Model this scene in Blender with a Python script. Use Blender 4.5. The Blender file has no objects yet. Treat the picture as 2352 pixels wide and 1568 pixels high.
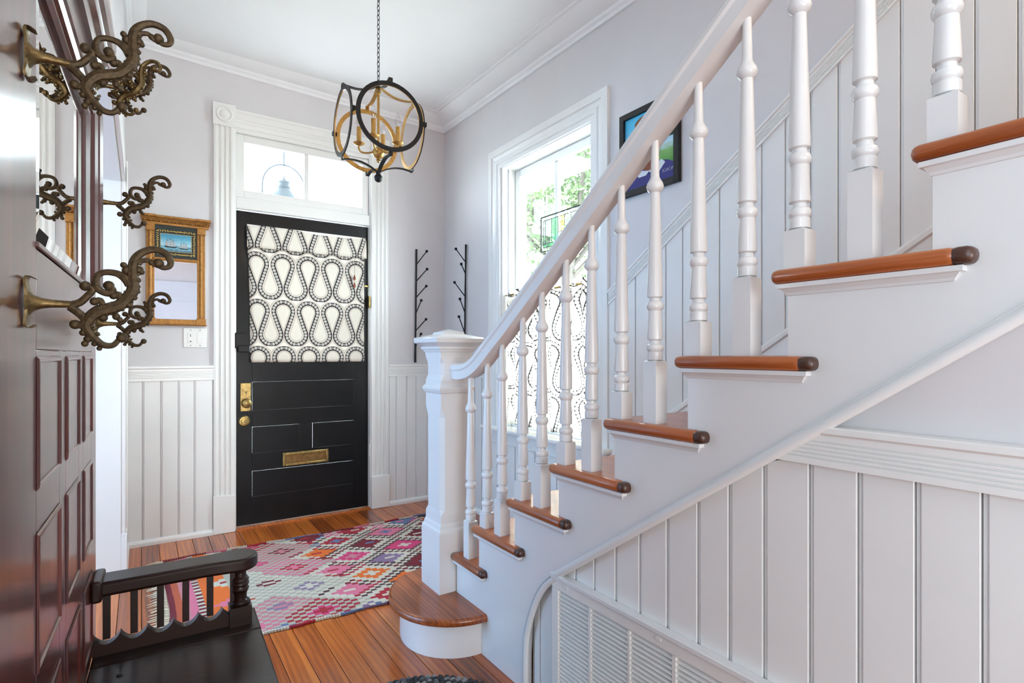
import bpy, bmesh, math, random
from mathutils import Vector, Matrix
random.seed(7)
R=math.radians; PI=math.pi
scene=bpy.context.scene; COL=scene.collection
# ------------------------------------------------------------ camera, world, light, exposure
YAW=34.035
cam_d=bpy.data.cameras.new('camera'); cam=bpy.data.objects.new('camera',cam_d); COL.objects.link(cam)
cam.location=(0,0,1.17); cam.rotation_euler=(R(90),0,R(-YAW))
cam_d.sensor_fit='HORIZONTAL'; cam_d.sensor_width=36.0; cam_d.lens=36.0*1260/2352
cam_d.shift_y=(812-784)/2352.0
cam_d.clip_start=.02; cam_d.clip_end=200
scene.camera=cam
scene.view_settings.view_transform='Standard'; scene.view_settings.look='None'
scene.view_settings.gamma=1.0; scene.view_settings.use_curve_mapping=False
scene.view_settings.exposure=0.28
scene.cycles.max_bounces=9; scene.cycles.diffuse_bounces=5; scene.cycles.glossy_bounces=5
scene.cycles.transmission_bounces=6; scene.cycles.transparent_max_bounces=16
scene.cycles.caustics_reflective=False; scene.cycles.caustics_refractive=False
scene.cycles.sample_clamp_indirect=8.0
W=bpy.data.worlds.new('sky'); scene.world=W; W.use_nodes=True
bg=W.node_tree.nodes['Background']; bg.inputs[0].default_value=(.80,.94,1.0,1); bg.inputs[1].default_value=28.0
def light(name,kind,loc,rot,energy,color=(1,1,1),size=None,size_y=None):
    l=bpy.data.lights.new(name,kind); l.energy=energy; l.color=color
    if kind=='AREA':
        l.shape='RECTANGLE'; l.size=size; l.size_y=size_y or size
    o=bpy.data.objects.new(name,l); COL.objects.link(o); o.location=loc; o.rotation_euler=rot; return o
sun=light('sun','SUN',(6,8,9),(0,0,0),9.0,(1,.96,.88))
sun.rotation_euler=Vector((-.35,-.62,-.92)).to_track_quat('-Z','Y').to_euler(); sun.data.angle=R(1.0)
# added fill lamps: side room and hall (assumed daylight), back hall and stairwell
light('side_room_fill','AREA',(-2.6,2.6,1.3),(R(96),0,R(-90)),92,(.30,.62,1.0),2.4,1.8)  # added bluish fill lamp inside the closed side room, which has no window
light('rear_left_fill','AREA',(-2.1,-1.6,1.7),(R(100),0,R(-50)),72,(.64,.86,1.0),2.0,1.8)  # cool fill lamp added behind the camera; the hall window is assumed, not built
light('back_hall_fill','AREA',(.2,-3.1,.95),(R(100),0,0),66,(1,.99,.96),1.8,1.1)  # added fill lamp lifting front wall and ceiling, no window behind it
light('stairwell_fill','AREA',(1.6,-.9,2.75),(R(62),0,0),10,(1,.78,.55),.8,.5)  # added warm fill lamp above the stairs, no landing window exists

# ------------------------------------------------------------ materials
MATS={}
def srgb(r,g,b):
    f=lambda c:(c/255/12.92 if c/255<=.04045 else ((c/255+.055)/1.055)**2.4)
    return (f(r),f(g),f(b),1)
def newmat(name):
    m=bpy.data.materials.new(name); m.use_nodes=True; nt=m.node_tree
    p=nt.nodes['Principled BSDF']; return m,nt,p
def noise(nt,scale,detail=3,coord='Object',sc=(1,1,1),rough=.5,offs=None):
    tc=nt.nodes.new('ShaderNodeTexCoord'); mp=nt.nodes.new('ShaderNodeMapping')
    mp.inputs['Scale'].default_value=sc
    nt.links.new(tc.outputs[coord],mp.inputs['Vector'])
    if offs is not None: nt.links.new(offs,mp.inputs['Location'])
    n=nt.nodes.new('ShaderNodeTexNoise'); n.inputs['Scale'].default_value=scale; n.inputs['Detail'].default_value=detail
    n.inputs['Roughness'].default_value=rough
    nt.links.new(mp.outputs[0],n.inputs['Vector']); return n
def ramp(nt,inp,stops):
    r=nt.nodes.new('ShaderNodeValToRGB'); nt.links.new(inp,r.inputs[0])
    e=r.color_ramp.elements
    while len(e)<len(stops): e.new(.5)
    for i,(p,c) in enumerate(stops): e[i].position=p; e[i].color=c
    return r
def bump(nt,p,h,strength,dist=.01):
    b=nt.nodes.new('ShaderNodeBump'); b.inputs['Strength'].default_value=strength; b.inputs['Distance'].default_value=dist
    nt.links.new(h,b.inputs['Height']); nt.links.new(b.outputs[0],p.inputs['Normal'])
def paint(name,col,rough=.45,bs=.06,scale=60,var=.03,coat=0.0,dist=.002):
    m,nt,p=newmat(name)
    n=noise(nt,4,4); c2=tuple(max(0,c*(1-var*2)) for c in col[:3])+(1,)
    r=ramp(nt,n.outputs['Fac'],[(.3,c2),(.7,col)]); nt.links.new(r.outputs[0],p.inputs['Base Color'])
    p.inputs['Roughness'].default_value=rough
    if coat: p.inputs['Coat Weight'].default_value=coat; p.inputs['Coat Roughness'].default_value=.12
    n2=noise(nt,scale,3); bump(nt,p,n2.outputs['Fac'],bs,dist)
    return m
def wood(name,cols,rough=.25,coat=.5,axis='Y',scale=1.0,bs=.15,rnd=True,croug=.1):
    m,nt,p=newmat(name)
    oi=nt.nodes.new('ShaderNodeObjectInfo')
    vm=nt.nodes.new('ShaderNodeVectorMath'); vm.operation='SCALE'; vm.inputs[0].default_value=(7.3,11.1,5.7)
    nt.links.new(oi.outputs['Random'],vm.inputs['Scale'])
    s={'X':(.8,14,14),'Y':(14,.8,14),'Z':(14,14,.8)}[axis]; s=tuple(v*scale for v in s)
    n=noise(nt,1.6,6,'Object',s,.62,vm.outputs[0])
    wv=nt.nodes.new('ShaderNodeTexWave'); wv.wave_type='BANDS'; wv.bands_direction='X' if axis!='X' else 'Y'
    mp=nt.nodes.new('ShaderNodeMapping'); tc=nt.nodes.new('ShaderNodeTexCoord')
    mp.inputs['Scale'].default_value={'X':(.5,6,6),'Y':(6,.5,6),'Z':(6,6,.5)}[axis]
    nt.links.new(tc.outputs['Object'],mp.inputs['Vector']); nt.links.new(vm.outputs[0],mp.inputs['Location'])
    nt.links.new(mp.outputs[0],wv.inputs['Vector']); wv.inputs['Scale'].default_value=2.2*scale
    wv.inputs['Distortion'].default_value=7; wv.inputs['Detail'].default_value=3; wv.inputs['Detail Scale'].default_value=1.2
    mx=nt.nodes.new('ShaderNodeMix'); mx.inputs[0].default_value=.16
    nt.links.new(n.outputs['Fac'],mx.inputs[2]); nt.links.new(wv.outputs['Fac'],mx.inputs[3])
    if rnd:
        ad=nt.nodes.new('ShaderNodeMath'); ad.operation='MULTIPLY_ADD'; ad.inputs[1].default_value=.34; ad.inputs[2].default_value=-.17
        nt.links.new(oi.outputs['Random'],ad.inputs[0])
        a2=nt.nodes.new('ShaderNodeMath'); a2.operation='ADD'; nt.links.new(mx.outputs[0],a2.inputs[0]); nt.links.new(ad.outputs[0],a2.inputs[1]); src=a2.outputs[0]
    else: src=mx.outputs[0]
    r=ramp(nt,src,[(.22,cols[0]),(.5,cols[1]),(.8,cols[2])])
    nt.links.new(r.outputs[0],p.inputs['Base Color'])
    p.inputs['Roughness'].default_value=rough; p.inputs['Coat Weight'].default_value=coat; p.inputs['Coat Roughness'].default_value=croug
    bump(nt,p,n.outputs['Fac'],bs,.002)
    return m
def metal(name,col,rough=.35,var=.4,scale=40,bs=.2,met=1.0):
    m,nt,p=newmat(name); n=noise(nt,scale,4)
    c2=tuple(c*(1-var) for c in col[:3])+(1,)
    r=ramp(nt,n.outputs['Fac'],[(.35,c2),(.65,col)]); nt.links.new(r.outputs[0],p.inputs['Base Color'])
    p.inputs['Metallic'].default_value=met; p.inputs['Roughness'].default_value=rough
    bump(nt,p,n.outputs['Fac'],bs,.002); return m
M={}
M['wall']=paint('grey_wall_paint',srgb(218,214,215),.6,.25,9,.02,dist=.006)
M['ceiling']=paint('ceiling_paint',srgb(242,242,243),.7,.08,12,.01,dist=.004)
M['trim']=paint('white_trim_paint',srgb(238,237,234),.32,.12,35,.015,.25)
M['board']=paint('white_board_paint',srgb(236,235,233),.4,.12,30,.02,.15)
M['stair_paint']=paint('white_stair_paint',srgb(232,233,233),.3,.12,30,.02,.3)
M['ledge']=paint('warm_white_paint',srgb(240,238,232),.35,.1,30,.02)
M['black']=paint('black_door_paint',srgb(17,18,20),.36,.25,25,.2,.12)
M['black'].node_tree.nodes['Principled BSDF'].inputs['Specular IOR Level'].default_value=.22
M['black_metal']=metal('black_iron',srgb(30,30,31),.5,.3,60,.2,.4)
M['gold_metal']=metal('gold_leaf_metal',srgb(196,154,88),.4,.25,60,.2,.85)
M['brass']=metal('aged_brass',srgb(182,156,100),.33,.45,50,.3,1)
M['bronze']=metal('antique_bronze',srgb(90,75,50),.55,.5,160,.5,.45)
M['hook_brass']=metal('tarnished_brass',srgb(132,112,72),.42,.5,120,.4,.75)
M['gilt']=metal('gilt_wood',srgb(166,116,58),.45,.3,60,.25,.6)
M['mahogany']=wood('dark_mahogany',[srgb(58,22,17),srgb(84,34,25),srgb(112,50,38)],.3,1.0,'Z',1.0,.04,False,.17)
M['dark_wood']=wood('dark_seat_wood',[srgb(20,10,8),srgb(34,17,12),srgb(48,26,19)],.38,.22,'X',1.0,.08,False,.2)
M['dark_wood'].node_tree.nodes['Principled BSDF'].inputs['Specular IOR Level'].default_value=.25
M['floor']=wood('heart_pine_floor',[srgb(92,38,12),srgb(158,76,26),srgb(200,112,44)],.3,.45,'Y',1.0,.15,True,.1)
M['tread']=wood('stained_oak_tread',[srgb(120,56,24),srgb(164,86,40),srgb(196,116,58)],.32,.32,'Y',1.3,.12,True,.08)
M['endgrain']=paint('shaded_end_grain',srgb(78,46,32),.4,.3,200,.2,.2)  # stained end grain, with its shade painted into the colour
M['plastic']=paint('white_plastic',srgb(236,234,230),.35,.02,30,.01)
M['dark_gap']=paint('dark_gap',srgb(40,38,36),.8)
def mirror_mat(name,col=(.9,.9,.9,1),rough=.0):
    m,nt,p=newmat(name); n=noise(nt,3,2)
    r=ramp(nt,n.outputs['Fac'],[(.3,tuple(c*.97 for c in col[:3])+(1,)),(.7,col)]); nt.links.new(r.outputs[0],p.inputs['Base Color'])
    p.inputs['Metallic'].default_value=1; p.inputs['Roughness'].default_value=rough; return m
M['mirror']=mirror_mat('silvered_glass')
def glass_mat(name,tint=(1,1,1,1),refl=.06,rough=.0):
    m,nt,p=newmat(name); nt.nodes.remove(p)
    tr=nt.nodes.new('ShaderNodeBsdfTransparent'); gl=nt.nodes.new('ShaderNodeBsdfGlossy'); gl.inputs['Roughness'].default_value=rough
    n=noise(nt,2,2); r=ramp(nt,n.outputs['Fac'],[(.2,tuple(c*.97 for c in tint[:3])+(1,)),(.8,tint)]); nt.links.new(r.outputs[0],tr.inputs[0])
    lw=nt.nodes.new('ShaderNodeLayerWeight'); lw.inputs[0].default_value=.5
    pw=nt.nodes.new('ShaderNodeMath'); pw.operation='POWER'; nt.links.new(lw.outputs['Facing'],pw.inputs[0]); pw.inputs[1].default_value=4.0
    fr=nt.nodes.new('ShaderNodeMath'); fr.operation='MULTIPLY_ADD'; nt.links.new(pw.outputs[0],fr.inputs[0]); fr.inputs[1].default_value=.85; fr.inputs[2].default_value=.03; fr.use_clamp=True
    mx=nt.nodes.new('ShaderNodeMixShader'); nt.links.new(fr.outputs[0],mx.inputs[0]); nt.links.new(tr.outputs[0],mx.inputs[1]); nt.links.new(gl.outputs[0],mx.inputs[2])
    nt.links.new(mx.outputs[0],nt.nodes['Material Output'].inputs[0]); return m
M['glass']=glass_mat('window_glass')
# --- patterned fabric: an endless ribbon winding round teardrops
class N:
    nt=None
    def __init__(s,o): s.o=o
    @staticmethod
    def op(k,a,b=None,c=None):
        n=N.nt.nodes.new('ShaderNodeMath'); n.operation=k
        for i,v in enumerate((a,b,c)):
            if v is None: continue
            if isinstance(v,N): N.nt.links.new(v.o,n.inputs[i])
            else: n.inputs[i].default_value=v
        return N(n.outputs[0])
    def __add__(s,b): return N.op('ADD',s,b)
    def __radd__(s,b): return N.op('ADD',s,b)
    def __sub__(s,b): return N.op('SUBTRACT',s,b)
    def __rsub__(s,b): return N.op('SUBTRACT',b,s)
    def __mul__(s,b): return N.op('MULTIPLY',s,b)
    def __rmul__(s,b): return N.op('MULTIPLY',s,b)
    def __truediv__(s,b): return N.op('DIVIDE',s,b)
def gt(a,b): return N.op('GREATER_THAN',a,b)
def lt(a,b): return N.op('LESS_THAN',a,b)
def mabs(a): return N.op('ABSOLUTE',a)
def mixv(f,a,b): return b*f+a*(1-f)   # f=1 -> b
def ribbon_fabric(name,translucent=0.0,cream=srgb(226,219,206),ink=srgb(34,30,32)):
    m,nt,p=newmat(name); N.nt=nt
    uv=nt.nodes.new('ShaderNodeUVMap'); sx=nt.nodes.new('ShaderNodeSeparateXYZ'); nt.links.new(uv.outputs[0],sx.inputs[0])
    u=N(sx.outputs[0]); v=N(sx.outputs[1])
    P=.1710; H=.318; Rr=.0662; w=.0128; h=.0800
    # fold into one half lobe
    uu=N.op('MODULO',u+P*40,P)                 # 0..P
    x=N.op('MINIMUM',uu,P-uu)                  # 0..P/2 mirrored
    y=N.op('MODULO',v+H*40,H)-H/2
    c1=Vector((0,h)); c2=Vector((P/2,-h)); mid=(c1+c2)/2
    half=(c1-mid).length; tl=math.sqrt(half*half-Rr*Rr)
    dc=(c1-mid).normalized(); ang=math.atan2(Rr,tl)
    # line direction: centre 1 lies to the left of the rising line
    base=math.atan2(dc.y,dc.x)
    la=base-ang; ld=(math.cos(la),math.sin(la)); ln=(ld[1],-ld[0])   # normal pointing away from centre 1
    px_=x-mid.x; py_=y-mid.y
    t=px_*ld[0]+py_*ld[1]; s0=px_*ln[0]+py_*ln[1]
    d1=N.op('SQRT',x*x+(y-h)*(y-h)); s1=d1-Rr
    xb=x-P/2; d2=N.op('SQRT',xb*xb+(y+h)*(y+h)); s2=Rr-d2
    f1=gt(t,tl); f2=lt(t,-tl)
    s=mixv(f2,mixv(f1,s0,s1),s2)
    a0=math.atan2(ln[1],ln[0])
    th1=N.op('ARCTAN2',y-h,x)-a0; th2=N.op('ARCTAN2',(y+h)*-1.0,xb*-1.0)-a0
    L=mixv(f2,mixv(f1,t,th1*Rr+tl),(th2*Rr+tl)*-1.0)
    q=.0215
    fr=N.op('FRACT',L/q+.5+40.0); tri=mabs(fr-.5)*2.0            # 0 centre of motif, 1 between
    sa=mabs(s)/w
    band=lt(sa,1.0)
    dsum=tri+sa
    dia_line=lt(mabs(dsum-.98),.19)
    black_tri=gt(dsum,1.24)
    dot=lt(tri*tri*1.0+sa*sa*1.0,.035)
    inner=lt(mabs(dsum-.52),.07)
    ink_f=N.op('MAXIMUM',N.op('MAXIMUM',dia_line*.85,black_tri),N.op('MAXIMUM',dot,inner*.6))*band
    edge=lt(mabs(s+w*1.08),.0034)       # bold line on the lower side
    thin=lt(mabs(s-w*1.04),.0019)
    ink_f=N.op('MAXIMUM',ink_f,N.op('MAXIMUM',edge,thin*.7))
    # drops: the stippled darker cream within
    stip=lt(mabs(mabs(s)-w*1.75),.0045)
    bx=N.op('FRACT',u*400.0); by=N.op('FRACT',v*400.0)
    stip=stip*(gt(bx,.45)*.35+.25)
    mc=nt.nodes.new('ShaderNodeMix'); mc.data_type='RGBA'
    drop=gt(mabs(s),w*1.75)*gt(H/2-.02,mabs(y))
    nt.links.new(drop.o,mc.inputs[0]); mc.inputs[6].default_value=(cream[0]*1.12,cream[1]*1.12,cream[2]*1.14,1); mc.inputs[7].default_value=cream
    m2=nt.nodes.new('ShaderNodeMix'); m2.data_type='RGBA'; nt.links.new(stip.o,m2.inputs[0]); nt.links.new(mc.outputs[2],m2.inputs[6]); m2.inputs[7].default_value=srgb(150,130,115)
    m3=nt.nodes.new('ShaderNodeMix'); m3.data_type='RGBA'; nt.links.new(ink_f.o,m3.inputs[0]); nt.links.new(m2.outputs[2],m3.inputs[6]); m3.inputs[7].default_value=ink
    nt.links.new(m3.outputs[2],p.inputs['Base Color']); p.inputs['Roughness'].default_value=.85
    n2=noise(nt,700,2,'UV'); bump(nt,p,n2.outputs['Fac'],.15,.001)
    if translucent:
        tl_=nt.nodes.new('ShaderNodeBsdfTranslucent'); nt.links.new(m3.outputs[2],tl_.inputs[0])
        ms=nt.nodes.new('ShaderNodeMixShader'); ms.inputs[0].default_value=translucent
        nt.links.new(p.outputs[0],ms.inputs[1]); nt.links.new(tl_.outputs[0],ms.inputs[2]); nt.links.new(ms.outputs[0],nt.nodes['Material Output'].inputs[0])
    return m
M['blind']=ribbon_fabric('ribbon_print_blind')
M['curtain']=ribbon_fabric('ribbon_print_curtain',.5)
def leaf_mat(name,col,tr=.4):
    m,nt,p=newmat(name); n=noise(nt,3,2)
    r=ramp(nt,n.outputs['Fac'],[(.3,tuple(c*.6 for c in col[:3])+(1,)),(.7,col)]); nt.links.new(r.outputs[0],p.inputs['Base Color'])
    t=nt.nodes.new('ShaderNodeBsdfTranslucent'); nt.links.new(r.outputs[0],t.inputs[0]); ms=nt.nodes.new('ShaderNodeMixShader'); ms.inputs[0].default_value=tr
    nt.links.new(p.outputs[0],ms.inputs[1]); nt.links.new(t.outputs[0],ms.inputs[2]); nt.links.new(ms.outputs[0],nt.nodes['Material Output'].inputs[0]); return m
def flat(name,col,rough=.8,bs=.1,scale=80): return paint(name,col,rough,bs,scale,.06)

# ------------------------------------------------------------ mesh helpers
class B:
    def __init__(s): s.bm=bmesh.new(); s.mi=0; s.uv=None
    def face(s,vs,mi=None):
        try: f=s.bm.faces.new(vs)
        except ValueError: return None
        f.material_index=s.mi if mi is None else mi; return f
    def V(s,c): return s.bm.verts.new(c)
    def box(s,x0,x1,y0,y1,z0,z1,M4=None):
        vs=[s.V((x,y,z)) for x in (x0,x1) for y in (y0,y1) for z in (z0,z1)]
        for q in ((0,1,3,2),(4,6,7,5),(0,4,5,1),(2,3,7,6),(0,2,6,4),(1,5,7,3)): s.face([vs[i] for i in q])
        if M4 is not None:
            for v in vs: v.co=M4@v.co
        return s
    def hexa(s,pts):  # 8 points: bottom 4 (ccw), top 4
        vs=[s.V(p) for p in pts]
        for q in ((3,2,1,0),(4,5,6,7),(0,1,5,4),(1,2,6,5),(2,3,7,6),(3,0,4,7)): s.face([vs[i] for i in q])
        return s
    def prism(s,poly,a,b,axis='x'):   # polygon in the other two axes
        def P(p,t):
            return {'x':(t,p[0],p[1]),'y':(p[0],t,p[1]),'z':(p[0],p[1],t)}[axis]
        A=[s.V(P(p,a)) for p in poly]; Bv=[s.V(P(p,b)) for p in poly]; n=len(poly)
        s.face(A); s.face(Bv[::-1])
        for i in range(n): s.face([A[i],Bv[i],Bv[(i+1)%n],A[(i+1)%n]])
        return s
    def loft(s,rings,closed=True,caps=True):
        L=[[s.V(p) for p in r] for r in rings]; n=len(L[0])
        for a,b in zip(L[:-1],L[1:]):
            for i in range(n if closed else n-1): s.face([a[i],a[(i+1)%n],b[(i+1)%n],b[i]])
        if caps and closed: s.face(L[0][::-1]); s.face(L[-1])
        return s
    def lathe(s,prof,c=(0,0,0),n=20,axis='z',caps=True):
        rings=[]
        for r,h in prof:
            ring=[]
            for i in range(n):
                a=2*PI*i/n; p=(max(r,1e-5)*math.cos(a),max(r,1e-5)*math.sin(a))
                q={'z':(p[0],p[1],h),'x':(h,p[0],p[1]),'y':(p[1],h,p[0])}[axis]
                ring.append((c[0]+q[0],c[1]+q[1],c[2]+q[2]))
            rings.append(ring)
        return s.loft(rings,True,caps)
    def tube(s,pts,rad,n=8,closed=False,flatn=None):
        pts=[Vector(p) for p in pts]; m=len(pts)
        if not hasattr(rad,'__len__'): rad=[rad]*m
        rings=[]; prev=None
        for i in range(m):
            if closed: t=(pts[(i+1)%m]-pts[i-1])
            else: t=pts[min(i+1,m-1)]-pts[max(i-1,0)]
            t.normalize()
            if prev is None:
                up=Vector((0,0,1)) if abs(t.z)<.9 else Vector((1,0,0))
                a=t.cross(up).normalized()
            else:
                a=(prev-t*prev.dot(t)); a.normalize()
            prev=a; b=t.cross(a)
            rings.append([pts[i]+(a*math.cos(2*PI*k/n)+b*math.sin(2*PI*k/n))*rad[i] for k in range(n)])
        if closed:
            L=[[s.V(p) for p in r] for r in rings]
            for i in range(m):
                a=L[i]; b=L[(i+1)%m]
                for k in range(n): s.face([a[k],a[(k+1)%n],b[(k+1)%n],b[k]])
        else: s.loft(rings)
        return s
    def ball(s,c,r,n=12,sc=(1,1,1)):
        k=max(5,n//2); rings=[]
        for j in range(1,k):
            a=PI*j/k; rings.append([(c[0]+r*sc[0]*math.sin(a)*math.cos(2*PI*i/n),c[1]+r*sc[1]*math.sin(a)*math.sin(2*PI*i/n),c[2]-r*sc[2]*math.cos(a)) for i in range(n)])
        L=[[s.V(p) for p in q] for q in rings]
        b=s.V((c[0],c[1],c[2]-r*sc[2])); t=s.V((c[0],c[1],c[2]+r*sc[2]))
        for i in range(n):
            s.face([b,L[0][(i+1)%n],L[0][i]]); s.face([t,L[-1][i],L[-1][(i+1)%n]])
        for a,c2 in zip(L[:-1],L[1:]):
            for i in range(n): s.face([a[i],a[(i+1)%n],c2[(i+1)%n],c2[i]])
        return s
    def grid(s,fn,nu,nv,uvfn=None):
        G=[[s.V(fn(i/nu,j/nv)) for j in range(nv+1)] for i in range(nu+1)]
        if uvfn and s.uv is None: s.uv=s.bm.loops.layers.uv.new('UVMap')
        for i in range(nu):
            for j in range(nv):
                f=s.face([G[i][j],G[i+1][j],G[i+1][j+1],G[i][j+1]])
                if uvfn:
                    for l,(a,b) in zip(f.loops,((i,j),(i+1,j),(i+1,j+1),(i,j+1))): l[s.uv].uv=uvfn(a/nu,b/nv)
        return s
def link(name,b,mat,parent=None,smooth=False,bevel=0,local=False,seg=2,recalc=True,props=None,solid=0):
    bm=b.bm
    if recalc: bmesh.ops.recalc_face_normals(bm,faces=bm.faces)
    if parent is not None and not local:
        L=parent.get('_w'); L=Vector(L) if L else Vector((0,0,0))
        for v in bm.verts: v.co-=L
    me=bpy.data.meshes.new(name); bm.to_mesh(me); bm.free()
    for mm in (mat if isinstance(mat,(list,tuple)) else [mat]): me.materials.append(mm)
    if smooth:
        for p in me.polygons: p.use_smooth=True
        try: me.set_sharp_from_angle(angle=R(38))
        except Exception: pass
    o=bpy.data.objects.new(name,me); COL.objects.link(o)
    if parent is not None:
        o.parent=parent; o['_w']=parent.get('_w') or (0,0,0)
    if solid:
        sm=o.modifiers.new('solid','SOLIDIFY'); sm.thickness=solid; sm.offset=0
    if bevel:
        md=o.modifiers.new('bevel','BEVEL'); md.width=bevel; md.segments=seg; md.limit_method='ANGLE'; md.angle_limit=R(40)
        if seg>1:
            for p in me.polygons: p.use_smooth=True
            try: me.set_sharp_from_angle(angle=R(38))
            except Exception: pass
    if props:
        for k,v in props.items(): o[k]=v
    return o
def thing(name,label,cat,loc=(0,0,0),rotz=0,group=None):
    o=bpy.data.objects.new(name,None); COL.objects.link(o); o.empty_display_size=.05
    o.location=loc; o.rotation_euler=(0,0,rotz); o['_w']=tuple(loc); o['label']=label; o['category']=cat
    if group: o['group']=group
    return o
def tag(o,label,cat,group=None):
    o['label']=label; o['category']=cat
    if group: o['group']=group
    return o
def struct(name,b=None,mat=None,loc=None,**k):
    if b is None:
        o=bpy.data.objects.new(name,None); COL.objects.link(o); o['_w']=(0,0,0)
    else: o=link(name,b,mat,**k)
    o['kind']='structure'; o['_w']=(0,0,0); return o
def dup(o,parent=None,loc=None,rotz=None):
    c=o.copy(); COL.objects.link(c)
    if parent is not None: c.parent=parent
    if loc is not None: c.location=loc
    if rotz is not None: c.rotation_euler.z=rotz
    for ch in list(o.children): dup(ch,c)
    return c
def smooth_path(pts,k=4,closed=False):
    pts=[Vector(p) for p in pts]; out=[]; n=len(pts)
    for i in range(n-1):
        p0=pts[max(i-1,0)];p1=pts[i];p2=pts[i+1];p3=pts[min(i+2,n-1)]
        for j in range(k):
            t=j/k; out.append(.5*((2*p1)+(p2-p0)*t+(2*p0-5*p1+4*p2-p3)*t*t+(3*p1-p0-3*p2+p3)*t**3))
    out.append(pts[-1]); return out

# ------------------------------------------------------------ room dimensions
YF=4.04; XR=2.06; XL=-.08; XLn=-.17; YB=-3.4
SX=1.10                       # face of the stair string
def cz(x,y): return 3.075+(XR-x)*.030-(YF-y)*.016
# floor -------------------------------------------------------
fl=struct('floor',B().box(-3.6,XR+.1,YB,YF+.12,-.12,-.022),M['dark_gap'])
w_=.0885; x=-.62
i=0
while x<XR:
    x1=min(x+w_,XR+.02); y=YB+random.uniform(0,1.2)-1.2
    while y<YF+.02:
        y1=min(y+random.uniform(1.6,3.2),YF+.03)
        if YF-y1<.6: y1=YF+.03
        ya=max(y,YB)
        if y1-ya>.05 and not (x>1.2 and y1<2.0):
            h=random.uniform(-.0008,.0004)
            b=B().box(-(x1-x)/2+.0011,(x1-x)/2-.0011,-(y1-ya)/2+.0012,(y1-ya)/2-.0012,-.02,0)
            o=link('floor_board',b,M['floor'],fl,bevel=.0014,seg=1,local=True); o.location=((x+x1)/2,(ya+y1)/2,h)
            i+=1
        y=y1
    x=x1
side=B().box(-3.6,-.62,YB,YF,-.02,0); link('side_room_boards',side,M['floor'],fl)
# ceiling -----------------------------------------------------
cx0,cx1,cy0,cy1=-3.6,XR+.15,YB,YF+.15
b=B().hexa([(cx0,cy0,cz(max(cx0,-.3),cy0)),(cx1,cy0,cz(cx1,cy0)),(cx1,cy1,cz(cx1,cy1)),(cx0,cy1,cz(-.3,cy1))]+[(a,c,3.45) for a,c in ((cx0,cy0),(cx1,cy0),(cx1,cy1),(cx0,cy1))])
ceil=struct('ceiling',b,M['ceiling'])
# walls -------------------------------------------------------
# front wall with the door opening x .50-1.447, up to 2.68
b=B(); b.box(-3.6,.50,YF,YF+.16,0,3.3); b.box(1.447,XR+.2,YF,YF+.16,0,3.3); b.box(.50,1.447,YF,YF+.16,2.68,3.3)
wf=struct('wall_front',b,M['wall'])
b=B(); y0w,y1w,z0w,z1w=2.253,3.179,.66,2.457
b.box(XR,XR+.2,YB,y0w,0,3.3); b.box(XR,XR+.2,y1w,YF,0,3.3); b.box(XR,XR+.2,y0w,y1w,0,z0w); b.box(XR,XR+.2,y0w,y1w,z1w,3.3)
wr=struct('wall_right',b,M['wall'])
b=B(); b.box(-.23,XL,3.36,YF,0,3.3); b.box(-.23,XL,1.80,3.36,2.04,3.3); b.box(-.30,XLn,-.25,1.80,0,3.3)
wl=struct('wall_left',b,M['wall'])
b=B(); b.box(-3.6,XR+.2,YB-.15,YB,0,3.3); b.box(-3.75,-3.6,YB,YF+.1,0,.9); b.box(-3.75,-3.6,YB,YF+.1,2.3,3.3); b.box(-3.75,-3.6,YB,YF+.1,.9,2.3)
wb=struct('wall_back',b,M['wall'])
wcool=paint('pale_blue_door_paint',srgb(214,222,232),.5)
d3=struct('door_3',B().box(-.95,1.05,YB+.01,YB+.06,0,2.45),wcool)
b=B()
for xa,xb in ((-.85,-.05),(.15,.95)):
    b.box(xa,xb,YB+.06,YB+.075,.25,1.0); b.box(xa,xb,YB+.06,YB+.075,1.15,2.1)
link('raised_panel',b,wcool,d3,bevel=.008)
# understair wall (plane behind the wainscot) and the string
def zs(y): return .464+(1.385-y)*.686      # lower line of the string
wu_b=B().prism([(1.552,0),(-.63,0),(-.63,zs(-.63)),(1.385,.464),(1.486,.355),(1.549,.196)],1.136,1.18,'x'); wu_b.box(1.136,1.18,YB,-.63,0,3.3)
wu=struct('wall_understair',wu_b,M['wall'])
# crown -------------------------------------------------------
prof=[(0,.105),(.014,.105),(.016,.088),(.030,.080),(.034,.066),(.055,.062),(.085,.050),(.115,.030),(.128,.014),(.150,.012),(.152,.008),(.185,.008),(.190,-.01),(0,-.01)]
def crown(name,p0,p1,nrm):
    (xa,ya),(xb,yb)=p0,p1; b=B(); rings=[]
    for (px,py,e) in ((xa,ya,0),(xb,yb,1)):
        ring=[]
        for o,dn in prof:
            X=px+nrm[0]*o; Y=py+nrm[1]*o
            # mitre
            if nrm[0]==0: X=px+(o if e==0 else -o)*(1 if xb>xa else -1)
            else: Y=py+(-o if py>3 else 0)
            ring.append((X,Y,cz(X,Y)-dn))
        rings.append(ring)
    b.loft(rings,True,True); return struct(name,b,M['ceiling'],smooth=True)
crown('trim_1',(XL,YF),(XR,YF),(0,-1))
crown('trim_2',(XR,YF),(XR,YB),(-1,0))
crown('trim_3',(XL,YF),(XL,1.80),(1,0))

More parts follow.
